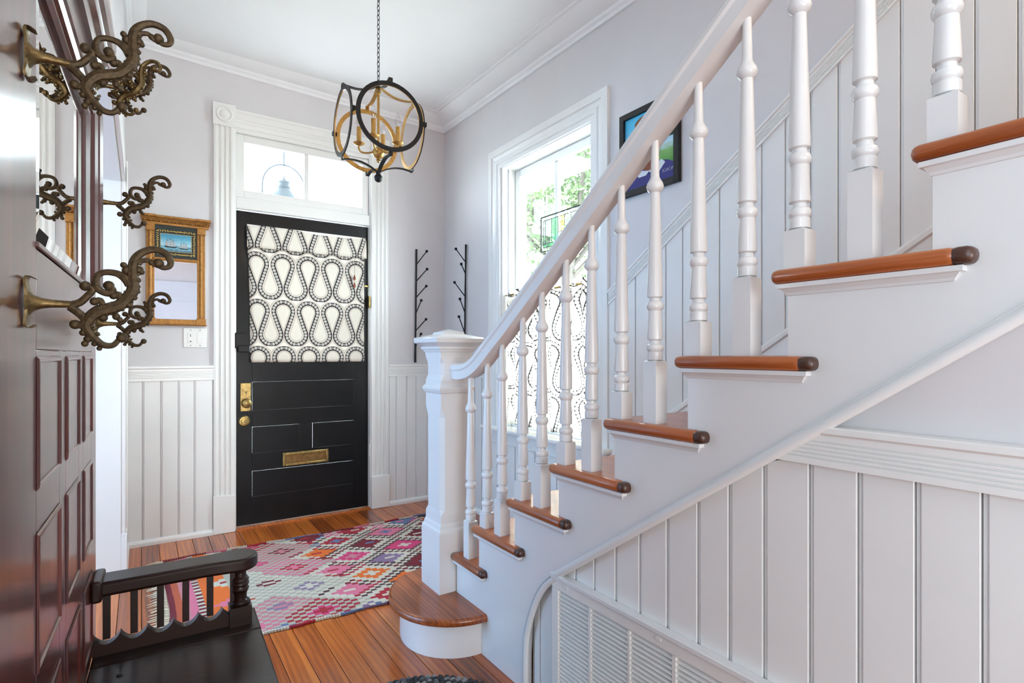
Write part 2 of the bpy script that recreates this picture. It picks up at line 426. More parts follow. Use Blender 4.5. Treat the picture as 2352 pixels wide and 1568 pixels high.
# ------------------------------------------------------------ wainscot
def board(parent,axis,a0,a1,face,z0,z1,t=.012,z1b=None,out=1,gap=.0016):
    """vertical board; axis 'x' runs along x on a wall y=face, 'y' runs along y on a wall x=face; out=-1/+1 side"""
    a0+=gap; a1-=gap
    zb=z1 if z1b is None else z1b
    c=.004
    b=B()
    prof=[(a0,0),(a0,t-.0045),(a0+.0065,t-.0045),(a0+.008,t-.0005),(a0+.0095,t),(a1-.001,t),(a1,t-.001),(a1,0)]
    if axis=='y': prof=[(a0+a1-a,o) for a,o in reversed(prof)]
    r0=[];r1=[]
    for a,o in prof:
        f=(a-a0)/(a1-a0) if a1!=a0 else 0
        zt=z1+(zb-z1)*f
        P=(lambda z:(a,face+out*o,z)) if axis=='x' else (lambda z:(face+out*o,a,z))
        r0.append(P(z0)); r1.append(P(zt))
    b.loft([r0,r1]); return link('board',b,M['board'],parent)
def bead_strip(parent,axis,a,face,z0,z1,out):
    b=B(); r=.0035
    c=(a,face+out*.010,0) if axis=='x' else (face+out*.010,a,0)
    b.lathe([(r,z0),(r,z1)],(c[0],c[1],0),8); return b
xs=[-.078,.004,.098,.191,.278,.382]
for a,c in zip(xs[:-1],xs[1:]): board(wf,'x',a,c,YF,.03,1.01,out=-1)
xs=[1.575,1.634,1.721,1.802,1.897,1.985,2.055]
for a,c in zip(xs[:-1],xs[1:]): board(wf,'x',a,c,YF,.03,1.0,out=-1)
ys=[3.33,3.43,3.53,3.63,3.73,3.83,3.93,4.025]
for a,c in zip(ys[:-1],ys[1:]): board(wr,'y',a,c,XR,.03,1.0,out=-1)
y=3.33
while y>2.12:
    board(wr,'y',y-.11,y,XR,.03,.60,out=-1); y-=.11
def zr(y): return 1.428+(2.115-y)*.668       # underside of the sloping rail on the window wall
ys=[2.125-.0965*k for k in range(0,34)]
for a,c in zip(ys[1:],ys[:-1]):
    if a<-1.0: break
    zb=max(.03,zr(c)-1.15)
    board(wr,'y',a,c,XR,zb,zr(a)+.01,out=-1,z1b=zr(c)+.01)
ys=[1.53,1.494,1.40,1.309,1.223,1.134,1.043,.949,.855,.769,.684,.585,.494,.401,.309,.21,.11,.01,-.09,-.19,-.29,-.39,-.49,-.59]
for a,c in zip(ys[1:],ys[:-1]):
    za=min(.96,zs(a)-.01); zc=min(.96,zs(c)-.01)
    board(wu,'y',a,c,1.135,(.448 if c<1.40 and a>.25 else 0.0),za,t=.014,z1b=zc,out=-1,gap=.0013)
# fluted chair rails
def rail_profile(h,t=.02):
    # (out, z) from bottom to top
    p=[(0,0),(t,0),(t,h*.16)]
    n=5; z=h*.16; st=h*.52/n
    for k in range(n): p+= [(t-.004,z+.001),(t-.004,z+st*.30),(t,z+st*.45),(t,z+st)]; z+=st
    p+=[(t,h*.78),(t+.006,h*.84),(t+.006,h*.97),(t+.002,h),(0,h)]
    return p
def chair_rail(name,axis,a0,a1,face,z0,out,h=.092,slope=0,t=.02,vert=None):
    b=B(); rings=[]
    for a in (a0,a1):
        zz=z0+slope*(a-a0)
        rings.append([((a,face+out*o,zz+z) if axis=='x' else (face+out*o,a,zz+z)) for o,z in rail_profile(h,t)])
    b.loft(rings); return struct(name,b,M['trim'])
chair_rail('trim_4','x',XL,.387,YF,1.002,-1)
chair_rail('trim_5','x',1.572,XR-.02,YF,.995,-1)
chair_rail('trim_6','y',YF-.02,3.325,XR,.995,-1)
chair_rail('trim_7','y',2.115,-1.0,XR,1.428,-1,h=.075,slope=-.668)
b=B(); rr_=rail_profile(.078,.034)
b.loft([[(1.135-o,1.385-(.950+z-.464)/.686-.006,.950+z) for o,z in rr_],[(1.135-o,-.62,.950+z) for o,z in rr_]]); struct('trim_8',b,M['trim'])
# base strips
def strip(name,axis,a0,a1,face,out,z0=0,h=.035,t=.02,mat='trim'):
    b=B(); rings=[]
    pr=[(0,0),(t,0),(t,h*.55),(t*.75,h*.85),(t*.4,h),(0,h)]
    for a in (a0,a1): rings.append([((a,face+out*o,z0+z) if axis=='x' else (face+out*o,a,z0+z)) for o,z in pr])
    b.loft(rings); return struct(name,b,M[mat],smooth=False)
strip('baseboard_front','x',XL,.387,YF-.01,-1); strip('baseboard_front','x',1.572,XR,YF-.01,-1)
strip('baseboard_right','y',YF,2.35,XR-.01,-1); strip('baseboard_left','y',YF,3.5,XL,1)
# skirt along the stair on the window wall
b=B()
pts=[]
for y in (2.08,-.6):
    zc=1.191+(1.264-y)*.655
    pts.append([(XR-.012-o,y,zc-.20+z) for o,z in ((0,0),(.012,0),(.012,.165),(.02,.172),(.02,.188),(.012,.2),(0,.2))])
b.loft(pts); struct('trim_9',b,M['trim'])

# ------------------------------------------------------------ front door, casing, transom
d1=struct('door_1')
def fluted(b,x0,x1,y,z0,z1):
    w=x1-x0; p=[(0,0),(0,.018),(.10,.022),(.18,.022),(.20,.016),(.26,.012),(.32,.016),(.34,.022),(.42,.022),(.44,.016),(.5,.012),(.56,.016),(.58,.022),(.66,.022),(.68,.016),(.74,.012),(.80,.016),(.82,.022),(.90,.022),(1,.018),(1,0)]
    rings=[[(x0+w*a,y-o,z) for a,o in p] for z in (z0,z1)]
    b.loft(rings)
for xa,xb in ((.387,.508),(1.438,1.572)):
    b=B(); fluted(b,xa,xb,YF,.245,2.66); link('casing',b,M['trim'],d1)
    b=B(); b.box(xa-.004,xb+.004,YF-.032,YF,0,.245); link('plinth_block',b,M['trim'],d1,bevel=.003)
    b=B(); b.box(xa-.006,xb+.006,YF-.034,YF,2.655,2.80); cb=link('corner_block',b,M['trim'],d1,bevel=.003)
    cxm=(xa+xb)/2; b=B()
    b.lathe([(.050,-.034),(.050,-.040),(.044,-.044),(.038,-.040),(.034,-.036),(.030,-.036),(.024,-.046),(.014,-.052),(.001,-.054)],(cxm,YF,2.728),28,'y')
    link('rosette',b,M['trim'],cb,smooth=True)
b=B(); rings=[]
for X in (.508,1.438):
    rings.append([(X,YF-o,2.668+z) for o,z in ((0,0),(.018,0),(.022,.015),(.022,.03),(.014,.036),(.014,.05),(.022,.056),(.022,.09),(.03,.097),(.03,.112),(0,.118))])
b.loft(rings); link('head_casing',b,M['trim'],d1)
b=B(); b.box(.500,.520,YF-.005,YF+.13,0,2.68); link('jamb',b,M['trim'],d1,bevel=.002)
b=B(); b.box(1.430,1.447,YF-.005,YF+.13,0,2.68); link('jamb',b,M['trim'],d1,bevel=.002)
b=B(); b.box(.52,1.43,YF-.005,YF+.13,2.642,2.68); link('jamb',b,M['trim'],d1,bevel=.002)
b=B(); b.box(.52,1.43,YF+.0,YF+.13,2.136,2.215); link('transom_bar',b,M['trim'],d1,bevel=.004)
b=B(); b.box(.52,1.43,YF-.02,YF+.14,-.01,.012); link('threshold',b,M['floor'],d1,bevel=.003)
# transom sash
w2=struct('window_2')
gx0,gx1,gz0,gz1=.572,1.380,2.268,2.588
b=B(); b.box(.522,gx0,YF+.018,YF+.058,2.218,2.64); b.box(gx1,1.428,YF+.018,YF+.058,2.218,2.64); b.box(gx0,gx1,YF+.018,YF+.058,2.218,gz0); b.box(gx0,gx1,YF+.018,YF+.058,gz1,2.64)
link('sash_frame',b,M['trim'],w2,bevel=.003)
b=B(); b.box(.961,.991,YF+.02,YF+.055,gz0,gz1); link('muntin',b,M['trim'],w2,bevel=.003)
for a,c in ((gx0,.961),(.991,gx1)): link('pane',B().box(a,c,YF+.040,YF+.043,gz0,gz1),M['glass'],w2)
# door leaf
dx0,dx1,dz1=.523,1.427,2.130; yd=YF+.030; dt=.042
def frame_hole(b,x0,x1,z0,z1,hx0,hx1,hz0,hz1,y0,y1):
    b.box(x0,hx0,y0,y1,z0,z1); b.box(hx1,x1,y0,y1,z0,z1); b.box(hx0,hx1,y0,y1,z0,hz0); b.box(hx0,hx1,y0,y1,hz1,z1)
leaf=struct('door_2')
sl,sr=.622,1.318
b=B(); b.box(dx0,sl,yd,yd+dt,.014,dz1); link('stile',b,M['black'],leaf,bevel=.0015)
b=B(); b.box(sr,dx1,yd,yd+dt,.014,dz1); link('stile',b,M['black'],leaf,bevel=.0015)
for za,zb in ((.014,.200),(.372,.495),(.672,.785),(.978,1.14),(2.0,dz1)):
    b=B(); b.box(sl,sr,yd,yd+dt,za,zb); link('rail',b,M['black'],leaf,bevel=.0015)
b=B(); b.box(.928,1.018,yd,yd+dt,.495,.672); link('mullion',b,M['black'],leaf,bevel=.0015)
def raised(x0,x1,z0,z1):
    b=B(); y=yd+.016
    def ring(i,yy): return [(x0+i,yy,z0+i),(x1-i,yy,z0+i),(x1-i,yy,z1-i),(x0+i,yy,z1-i)]
    b.loft([ring(0,yd+.001),ring(.006,yd+.004),ring(.012,yd+.013),ring(.013,y),ring(.035,y),ring(.042,yd+.006),ring(.044,yd+.006)],True,True)
    link('panel',b,M['black'],leaf)
raised(sl,sr,.785,.978); raised(sl,.928,.495,.672); raised(1.018,sr,.495,.672); raised(sl,sr,.200,.372)
link('pane',B().box(sl,sr,yd+.02,yd+.024,1.14,2.0),M['glass'],leaf)
# hinges
for z in (.44,1.56):
    b=B()
    for k in range(5): b.lathe([(.007,z-.045+k*.018),(.007,z-.045+k*.018+.0165)],(1.4285,YF-.008,0),10)
    b.box(1.427,1.434,YF-.004,YF+.03,z-.045,z+.045)
    link('hinge',b,M['ledge'] if z<1 else M['brass'],leaf,smooth=True)
# lock plate with knob, cylinder, slot, rim lock
b=B(); b.box(.549,.613,yd-.005,yd,.782,.972); pl=link('lock_plate',b,M['brass'],leaf,bevel=.003)
b=B(); b.lathe([(.012,0),(.012,-.02),(.028,-.028),(.032,-.040),(.028,-.052),(.016,-.058),(.001,-.059)],(.583,yd-.005,.838),24,'y')
for k in range(14):
    a=2*PI*k/14; b.ball((.583+.018*math.cos(a),yd-.060,.838+.018*math.sin(a)),.0035,6)
link('door_knob',b,M['brass'],pl,smooth=True)
b=B(); b.lathe([(.0045,-.0005),(.0045,-.0012)],(.583,yd-.005,.912),10,'y'); b.box(.5812,.5848,yd-.0062,yd-.0055,.894,.911); link('keyhole',b,M['dark_gap'],pl)
b=B(); 
for (sx_,sz_) in ((.555,.79),(.607,.79),(.555,.964),(.607,.964)): b.lathe([(.004,0),(.004,-.0015),(.001,-.002)],(sx_,yd-.005,sz_),8,'y')
link('screws',b,M['brass'],pl)
b=B(); b.lathe([(.036,0),(.036,-.004),(.030,-.010),(.022,-.011),(.020,-.018),(.001,-.019)],(.574,yd,.716),28,'y'); lk=link('lock_cylinder',b,M['brass'],leaf,smooth=True)
b=B(); b.box(.5725,.5755,yd-.0205,yd-.0185,.705,.727); link('key_slot',b,M['dark_gap'],lk)
b=B(); frame_hole(b,.815,1.130,.384,.478,.833,1.112,.402,.458,yd-.012,yd+.001); sp=link('letter_slot',b,M['brass'],leaf,bevel=.004)
b=B(); b.box(.833,1.112,yd-.001,yd+.003,.402,.458); link('flap',b,metal('dull_brass',srgb(140,110,70),.45),sp)
b=B()
for sx_ in (.824,1.121):
    for sz_ in (.395,.467): b.lathe([(.004,-.012),(.004,-.0135),(.001,-.014)],(sx_,yd,sz_),8,'y')
link('screws',b,M['bronze'],sp)
b=B(); b.box(.512,.606,yd-.040,yd,1.205,1.310); lb=link('rim_lock',b,M['black'],leaf,bevel=.006)
b=B(); b.box(.530,.600,yd-.050,yd-.040,1.180,1.225); link('latch',b,M['black'],lb,bevel=.004)
b=B(); b.box(1.385,1.43,yd-.012,yd-.006,1.675,1.685); b.lathe([(.006,-.02),(.006,0)],(1.40,yd,1.68),8,'y'); link('curtain_rod_end',b,M['brass'],leaf)
# ------------------------------------------------------------ roman blind
bl=thing('roman_blind','cream roman blind with black and white teardrop ribbon print hung on the black front door','blind',(.98,YF-.005,1.11))
bx0,bx1,bz0,bz1=.585,1.383,1.112,2.03
def blf(u,v):
    x=bx0+(bx1-bx0)*u; z=bz0+(bz1-bz0)*v
    fold=.012*math.exp(-((v-.05)/.06)**2)+.006*math.sin(v*PI*3)**8
    wob=.004*math.sin(u*5+v*3)
    xx=x+(.012*math.sin((1-v)*PI*.9)*(1-u)**3)*(1 if v<.8 else .5)+ (.016*(1-v)**3)*(1-u)**2
    return (xx,YF-.003-fold-wob-.004,z)
b=B(); b.grid(blf,24,40,lambda u,v:((bx1-bx0)*u+.120,(bz1-bz0)*v+.208))
link('blind_cloth',b,M['blind'],bl,smooth=True,solid=.0015,recalc=False)
def valf(u,v):
    x=bx0-.004+(bx1-bx0+.016)*u; z0_=1.880+.028*(1-u)*0; z=z0_+(2.034-z0_)*v
    return (x,YF-.030+.012*v*v-.002*math.sin(u*7),z)
b=B(); b.grid(valf,24,6,lambda u,v:((bx1-bx0)*u+.128,1.880-bz0+.245+(.155)*v))
link('valance',b,M['blind'],bl,smooth=True,solid=.0015,recalc=False)
b=B(); b.box(bx0,bx1,YF-.02,YF+.012,2.018,2.034); link('headrail',b,M['ledge'],bl)
b=B(); b.tube([(1.305,YF-.03,1.885),(1.304,YF-.032,1.75),(1.303,YF-.032,1.655)],.0012,6); link('cord',b,flat('cord_brown',srgb(120,70,50)),bl)
b=B()
for zz in (1.73,1.675): b.lathe([(.002,zz+.022),(.007,zz+.008),(.010,zz-.006),(.006,zz-.016),(.002,zz-.018)],(1.3035,YF-.032,0),10)
link('cord_pull',b,flat('toggle_brown',srgb(140,80,60)),bl,smooth=True)

# ------------------------------------------------------------ window in the right wall
w1=struct('window_1')
cas=[(0,0),(0,.020),(.030,.024),(.045,.024),(.052,.016),(.075,.012),(.085,.018),(.105,.018),(.112,.012),(.138,.012),(.138,0)]  # from outer edge to inner
def mitre_casing(y0,y1,z0,z1,bot):
    # outline: outer rect y0..y1, top z1 ; bottom at bot
    b=B(); rings=[]
    path=[(y0,bot,'L'),(y0,z1,'TL'),(y1,z1,'TR'),(y1,bot,'R')]
    for (yy,zz,k) in path:
        ring=[]
        for o,t in cas:
            if k=='L': p=(yy+o,zz)
            elif k=='TL': p=(yy+o,zz-o)
            elif k=='TR': p=(yy-o,zz-o)
            else: p=(yy-o,zz)
            ring.append((XR-t,p[0],p[1]))
        rings.append(ring)
    b.loft(rings); return b
link('casing',mitre_casing(2.122,3.322,0,2.588,.66),M['trim'],w1)
b=B(); b.box(XR-.075,XR+.11,2.09,3.355,.640,.668); link('stool',b,M['trim'],w1,bevel=.010,seg=3)
b=B(); b.box(XR-.020,XR,2.125,3.32,.555,.640); b.box(XR-.026,XR,2.125,3.32,.555,.566); link('apron',b,M['trim'],w1,bevel=.003)
for a,c in ((2.253,2.268),(3.164,3.179)): link('jamb',B().box(XR,XR+.20,a,c,.66,2.457),M['trim'],w1,bevel=.002)
link('jamb',B().box(XR,XR+.20,2.268,3.164,2.442,2.457),M['trim'],w1,bevel=.002)
for a,c in ((2.268,2.284),(3.148,3.164)): link('stop_bead',B().box(XR+.045,XR+.06,a,c,.66,2.442),M['trim'],w1,bevel=.002)
def sash(x,z0,z1,bot,top):
    b=B(); x1=x+.035
    b.box(x,x1,2.270,2.320,z0,z1); b.box(x,x1,3.112,3.162,z0,z1); b.box(x,x1,2.320,3.112,z0,z0+bot); b.box(x,x1,2.320,3.112,z1-top,z1)
    s=link('sash',b,M['trim'],w1,bevel=.004)
    link('muntin',B().box(x+.005,x1-.005,2.699,2.733,z0+bot,z1-top),M['trim'],s,bevel=.003)
    for a,c in ((2.320,2.699),(2.733,3.112)): link('pane',B().box(x+.016,x+.019,a,c,z0+bot,z1-top),M['glass'],s)
sash(XR+.105,1.53,2.440,.035,.052); sash(XR+.065,.668,1.565,.07,.035)
# cafe curtain
ct=thing('cafe_curtain','white cafe curtain with black teardrop ribbon print across the lower half of the window','curtain',(XR+.03,2.715,.69))
def cuf(u,v):
    y=2.275+.88*u; z=.690+.90*v
    a=.012+.010*(v**2); ph=u*2*PI*9
    head=.014*math.sin(ph*1.6+1)*max(0,(v-.93)/.07)
    return (XR+.030+a*math.sin(ph+.6*math.sin(v*3))+.003*math.sin(ph*2.3),y,z+head)
b=B(); b.grid(cuf,200,26,lambda u,v:(1.12*u+.05,.90*v+.08)); link('curtain_cloth',b,M['curtain'],ct,smooth=True,recalc=False)
b=B(); b.lathe([(.007,2.262),(.007,3.17)],(XR+.030,0,1.572),10,'y'); link('curtain_rod',b,M['brass'],ct,smooth=True)
# stained glass panel
sg=thing('stained_glass_panel','small leaded glass panel with green and amber panes hanging by a chain in the window','glass panel',(XR+.045,2.56,1.80))
gy0,gy1,gz0,gz1=2.385,2.785,1.813,2.030; gx=XR+.045
lead=metal('lead_came',srgb(52,58,56),.5,.2)
colr={'c':glass_mat('clear_textured_glass',(.86,.97,.93,1)),'g':glass_mat('green_glass',(.62,.92,.70,1)),'a':glass_mat('amber_glass',(1,.80,.42,1)),'m':glass_mat('mint_glass',(.62,.92,.82,1)),'w':glass_mat('white_opal_glass',(.93,.95,.97,1))}
fw=.024; cells=[]
ys_=[gy0,gy0+fw,gy0+fw+.028,0,0,0,gy1-fw-.028,gy1-fw,gy1]
iy0,iy1,iz0,iz1=gy0+fw,gy1-fw,gz0+fw,gz1-fw
def pane(a,c,z0,z1,k): link('glass_piece',B().box(gx-.0015,gx+.0015,a,c,z0,z1),colr[k],sg)
pane(gy0,iy0,gz0,gz1,'w'); pane(iy1,gy1,gz0,gz1,'w'); pane(iy0,iy1,gz0,iz0,'w'); pane(iy0,iy1,iz1,gz1,'w')
pane(iy0,iy1,iz0,iz0+.022,'m'); pane(iy0,iy0+.02,iz0+.022,iz1,'m'); pane(iy1-.02,iy1,iz0+.022,iz1,'c')
cy=[iy0+.02+ (iy1-iy0-.04)*k/5 for k in range(6)]
for k in range(5):
    kk=['c','c','a','g','c'][k]
    if kk=='a': pane(cy[k],cy[k+1],iz0+.075,iz1,'a'); pane(cy[k],cy[k+1],iz0+.022,iz0+.075,'c')
    elif kk=='g': pane(cy[k],cy[k+1],iz0+.06,iz1,'g'); pane(cy[k],cy[k+1],iz0+.022,iz0+.06,'m')
    else: pane(cy[k],cy[k+1],iz0+.022,iz1,'c')
b=B(); r=.0022
def cm(y0,z0,y1,z1,r=.0022): b.tube([(gx,y0,z0),(gx,y1,z1)],r,6)
for q in ((gy0,gz0,gy1,gz0),(gy0,gz1,gy1,gz1),(gy0,gz0,gy0,gz1),(gy1,gz0,gy1,gz1)): cm(*q,r=.004)
for q in ((iy0,iz0,iy1,iz0),(iy0,iz1,iy1,iz1),(iy0,iz0,iy0,iz1),(iy1,iz0,iy1,iz1),(iy0,iz0+.022,iy1,iz0+.022),(cy[2],iz0+.075,cy[3],iz0+.075)): cm(*q)
for c_ in cy: cm(c_,iz0+.022,c_,iz1)
link('lead_came',b,lead,sg)
b=B()
def chainline(p0,p1,pitch=.012):
    p0=Vector(p0);p1=Vector(p1);n=int((p1-p0).length/pitch); d=(p1-p0).normalized(); perp=Vector((1,0,0)); q=d.cross(perp)
    for i in range(n):
        c=p0+d*pitch*(i+.5); s=perp if i%2 else q
        b.tube([c+d*.007*math.cos(a)+s*.003*math.sin(a) for a in [2*PI*k/6 for k in range(6)]],.0008,4,closed=True)
chainline((gx,2.425,gz1),(gx,2.425,2.345)); chainline((gx,2.745,gz1),(gx,2.745,2.345)); chainline((gx,2.425,2.345),(gx,2.745,2.345))
o=link('hanging_chain',b,lead,sg); 

# ------------------------------------------------------------ staircase
st=thing('staircase','white painted open staircase with stained wood treads, turned balusters and square newel','staircase',(1.5,2.06,0))
ZT=[.168,.335,.493,.655,.820,.988,1.165,1.342,1.521,1.700,1.879,2.058]
YR=[2.358,2.109]+[1.860-.2487*k for k in range(10)]
TT=.030; XN=1.073
for n in range(0,12):
    zt=ZT[n]; yf=YR[n]; yb=YR[n+1] if n<11 else YR[n]-.25
    zprev=ZT[n-1] if n else 0
    # riser
    x0=1.13 if n else 1.13
    b=B(); b.box(x0,XR-.01,yf-.02,yf,zprev,zt-TT); link('riser',b,M['stair_paint'],st)
    # tread
    b=B()
    if n==0:
        pts=[(XR-.012,yb-.01),(XR-.012,yf+.028),(1.13,yf+.028)]
        cxc,cyc,rr=1.10,2.065,.268
        for k in range(0,27):
            a=PI/2+PI*k/26
            pts.append((cxc+rr*1.0*math.cos(a),cyc+(rr+ (.04 if a<PI else 0))*math.sin(a)))
        pts.append((1.14,cyc-rr)); pts.append((1.14,yb-.01))
        pts=[(px,min(py,yf+.028)) for px,py in pts]
        b.prism(pts,zt-TT,zt,'z'); link('tread',b,M['tread'],st,bevel=.011,seg=3,props={'label':'rounded bullnose bottom tread'})
        b=B(); pts=[(1.13,yf)]
        outl=[]
        for k in range(0,31):
            a=PI/2+PI*k/30; outl.append((cxc+.222*math.cos(a),cyc+(.222+(.035 if a<PI else 0))*math.sin(a)))
        b.prism([(1.15,outl[0][1])]+outl+[(1.15,outl[-1][1])],0,zt-TT,'z'); link('curved_riser',b,M['stair_paint'],st,smooth=True)
        b=B(); 
        rings=[]
        for (rad_,z) in ((.224,zt-TT-.016),(.232,zt-TT-.014),(.232,zt-TT-.004),(.226,zt-TT)):
            rings.append([(1.13,cyc+rad_+.035,z)]+[(cxc+rad_*math.cos(PI/2+PI*k/30),cyc+(rad_+(.035 if k<15 else 0))*math.sin(PI/2+PI*k/30),z) for k in range(31)]+[(1.13,cyc-rad_,z)])
        b.loft(rings); link('cove_moulding',b,M['stair_paint'],st,smooth=True)
    else:
        ye=yb-.062
        xl=XN if n>0 else XN
        yfr=yf+.026
        if n==1: yfr=yf-.045; 
        b.prism([(XR-.012,yf+.026),(XR-.012,yb-.006),(SX+.012,yb-.006),(SX+.012,ye+.022),(xl,ye+.022),(xl,yfr if n>1 else 2.050)]+([] if n>1 else [(1.2,2.050),(1.2,yf+.026)]),zt-TT,zt,'z')
        link('tread',b,M['tread'],st,bevel=.0135,seg=3)
        link('nosing_end',B().box(xl+.0006,SX+.012,ye,ye+.0345,zt-TT+.0006,zt-.0006),M['endgrain'],st,bevel=.0115,seg=3,props={'label':'stained end grain of the tread nosing, darkened for shade'})
        # cove moulding under the return nosing and front
        b=B(); rings=[]
        ye2=ye+.022; yf2=(yf+.012) if n>1 else 2.050
        for o,z in ((.000,-.024),(.003,-.023),(.005,-.018),(.012,-.010),(.018,-.009),(.018,0)):
            X=SX-o
            rings.append([(1.14,ye2+.012-o*1.0,zt-TT+z),(X,ye2+.012-o*1.0,zt-TT+z),(X,yf2-.012+o*.8,zt-TT+z),(1.14,yf2-.012+o*.8,zt-TT+z)])
        b.loft(rings); link('cove_moulding',b,M['stair_paint'],st)
# string panel: stepped top, sloping bottom with a round lower end
poly=[(1.557,0.0),(2.062,0.0),(2.062,ZT[0]-TT-.0)]
poly=[(2.045,0.0),(2.045,ZT[1]-TT)]
for n in range(2,12):
    poly+=[(YR[n],ZT[n-1]-TT),(YR[n],ZT[n]-TT)]
poly+=[(YR[11]-.25,ZT[11]-TT),(YR[11]-.25,zs(YR[11]-.25)),(1.385,.464)]
arc=[(1.44,.415),(1.486,.355),(1.525,.275),(1.549,.196),(1.556,.11),(1.557,0)]
poly+=arc
def strip_prism(poly_top,poly_bot,x0,x1):
    pass
b=B(); b.prism(poly,SX,1.135,'x'); sp_=link('string_panel',b,M['stair_paint'],st)
b=B(); path=[(1.557,0),(1.556,.11),(1.549,.196),(1.525,.275),(1.486,.355),(1.44,.415),(1.385,.460)]
b.tube(smooth_path([(SX+.002,y-.009,z-.006) for y,z in path],3),.0105,10)
b.tube([(SX+.002,1.390,.451),(SX+.002,-.63,zs(-.63)-.011)],.0122,10)
link('string_moulding',b,M['stair_paint'],st,smooth=True)
b=B(); b.tube(smooth_path([(SX-.0005,y+.004,z+.003) for y,z in path],3)+[(SX-.0005,-.63,zs(-.63)+.003)],.0032,8)
link('string_bead',b,M['stair_paint'],st,smooth=True)
# handrail
def zt_(y): return 1.599+.712*(1.27-y)
def zu_(y):
    return zt_(y)-.060
sec=[(-.030,-.060),(-.030,-.022),(-.036,-.016),(-.036,-.004),(-.028,.008),(-.014,.014),(0,.016),(.014,.014),(.028,.008),(.036,-.004),(.036,-.016),(.030,-.022),(.030,-.060)]
rings=[]
cp=[(2.078,1.132),(2.02,1.129),(1.96,1.137),(1.90,1.160),(1.84,1.198),(1.77,1.246)]
ypts=[Vector((1.115,y,z)) for y,z in cp]+[Vector((1.115,y,zt_(y))) for y in (1.68,1.4,1.0,.6,.2,-.3,-.62)]
ypts=smooth_path(ypts,3)
b=B()
for i,p in enumerate(ypts):
    t=(ypts[min(i+1,len(ypts)-1)]-ypts[max(i-1,0)]).normalized()
    nrm=Vector((0,-t.z,t.y)); 
    if nrm.z<0: nrm=-nrm
    rings.append([(p.x+o,p.y+nrm.y*h*.9,p.z-.012+nrm.z*h*.9) for o,h in sec])
b.loft(rings); link('handrail',b,M['stair_paint'],st,smooth=True)
# balusters
def baluster(y,zb,top):
    x=1.121; hw=.0215; zt=top-.580
    b=B(); c=.006
    sq=lambda h,z:[(x-h,y-h,z),(x+h,y-h,z),(x+h,y+h,z),(x-h,y+h,z)]
    b.loft([sq(hw,zb),sq(hw,zt-.004),sq(hw-.006,zt)])
    prof=[(.017,0),(.0205,.001),(.0205,.020),(.018,.022),(.0215,.026),(.0225,.033),(.0205,.040),(.0145,.044),(.0140,.052),(.0200,.055),(.0205,.062),(.0170,.130),(.0215,.136),(.0228,.144),(.0205,.151),(.0145,.156),(.0142,.163),(.0205,.166),(.0208,.175),(.0130,.440),(.0200,.447),(.0228,.456),(.0200,.466),(.0150,.474),(.0115,.482),(.0092,.60)]
    b.lathe([(r,zt+h) for r,h in prof],(x,y,0),18)
    return link('baluster',b,M['stair_paint'],st,smooth=True)
bal=[(1,1.942),(2,1.812),(2,1.705),(3,1.571),(3,1.458),(4,1.331),(4,1.211),(5,1.087),(5,.965),(6,.829),(6,.700),(7,.582),(7,.459),(8,.333),(8,.209),(9,.084),(9,-.04),(10,-.165),(10,-.29)]
for n,yc in bal:
    y=yc+.0215
    # underside of the rail at y
    zz=zu_(y)-.004
    for i in range(len(ypts)-1):
        if ypts[i].y>=y>=ypts[i+1].y:
            f=(ypts[i].y-y)/(ypts[i].y-ypts[i+1].y+1e-9); zz=ypts[i].z+(ypts[i+1].z-ypts[i].z)*f-.068
    baluster(y,ZT[n],zz)
# newel
nx,ny=1.1115,2.1415
b=B()
def sqr(h,z,c=0):
    if c<=0: c=.0005
    return [(nx-h+c,ny-h,z),(nx+h-c,ny-h,z),(nx+h,ny-h+c,z),(nx+h,ny+h-c,z),(nx+h-c,ny+h,z),(nx-h+c,ny+h,z),(nx-h,ny+h-c,z),(nx-h,ny-h+c,z)]
nw=link('newel_post',B().loft([sqr(.0875,ZT[0]),sqr(.0875,.415),sqr(.086,.425),sqr(.080,.432),sqr(.078,.445),sqr(.074,.455),sqr(.0735,.470),sqr(.0735,.488),sqr(.0715,.51,.018),sqr(.0715,.90,.018),sqr(.0735,.945),sqr(.0735,1.0),sqr(.080,1.006),sqr(.085,1.018),sqr(.085,1.026),sqr(.078,1.034),sqr(.0735,1.042),sqr(.0735,1.055),sqr(.0705,1.08,.014),sqr(.0705,1.13,.014),sqr(.0735,1.155),sqr(.0735,1.172)]),M['stair_paint'],st)
b=B(); b.loft([sqr(.076,1.168),sqr(.076,1.176),sqr(.080,1.178),sqr(.084,1.188),sqr(.090,1.190),sqr(.090,1.200),sqr(.094,1.202),sqr(.106,1.214),sqr(.112,1.218),sqr(.114,1.234),sqr(.110,1.240),sqr(.052,1.254),sqr(.050,1.262),sqr(.004,1.276)])
link('newel_cap',b,M['stair_paint'],nw,bevel=.0015)

# ------------------------------------------------------------ return-air grille
gr=thing('return_air_grille','white louvered air return grille set low in the board wall under the stairs','vent',(1.11,.9,.0))
gy=[1.397,1.364,1.226,1.213,1.067,1.056,.915,.901,.762,.750,.61,.598,.46,.448,.31,.29]
gzt=.452; gzl=.418; fx0,fx1=1.098,1.121
def gtop(y): return gzt-.004*(1.397-y)
b=B(); b.box(fx0,fx1,gy[-1]-.02,gy[0],gzl,gzt); b.box(fx0,fx1,gy[1],gy[0],.04,gzl); b.box(fx0,fx1,gy[-1]-.02,gy[0],.02,.05)
for k in range(2,15,2): b.box(fx0+.002,fx1,gy[k+1] if k+1<len(gy) else gy[k]-.012,gy[k],.05,gzl)
link('grille_frame',b,M['plastic'],gr,bevel=.002)
b=B(); b.box(fx0-.006,fx1,gy[-1]-.03,gy[0]+.003,gzt,gzt+.014); link('ledge_strip',b,M['stair_paint'],gr,bevel=.002)
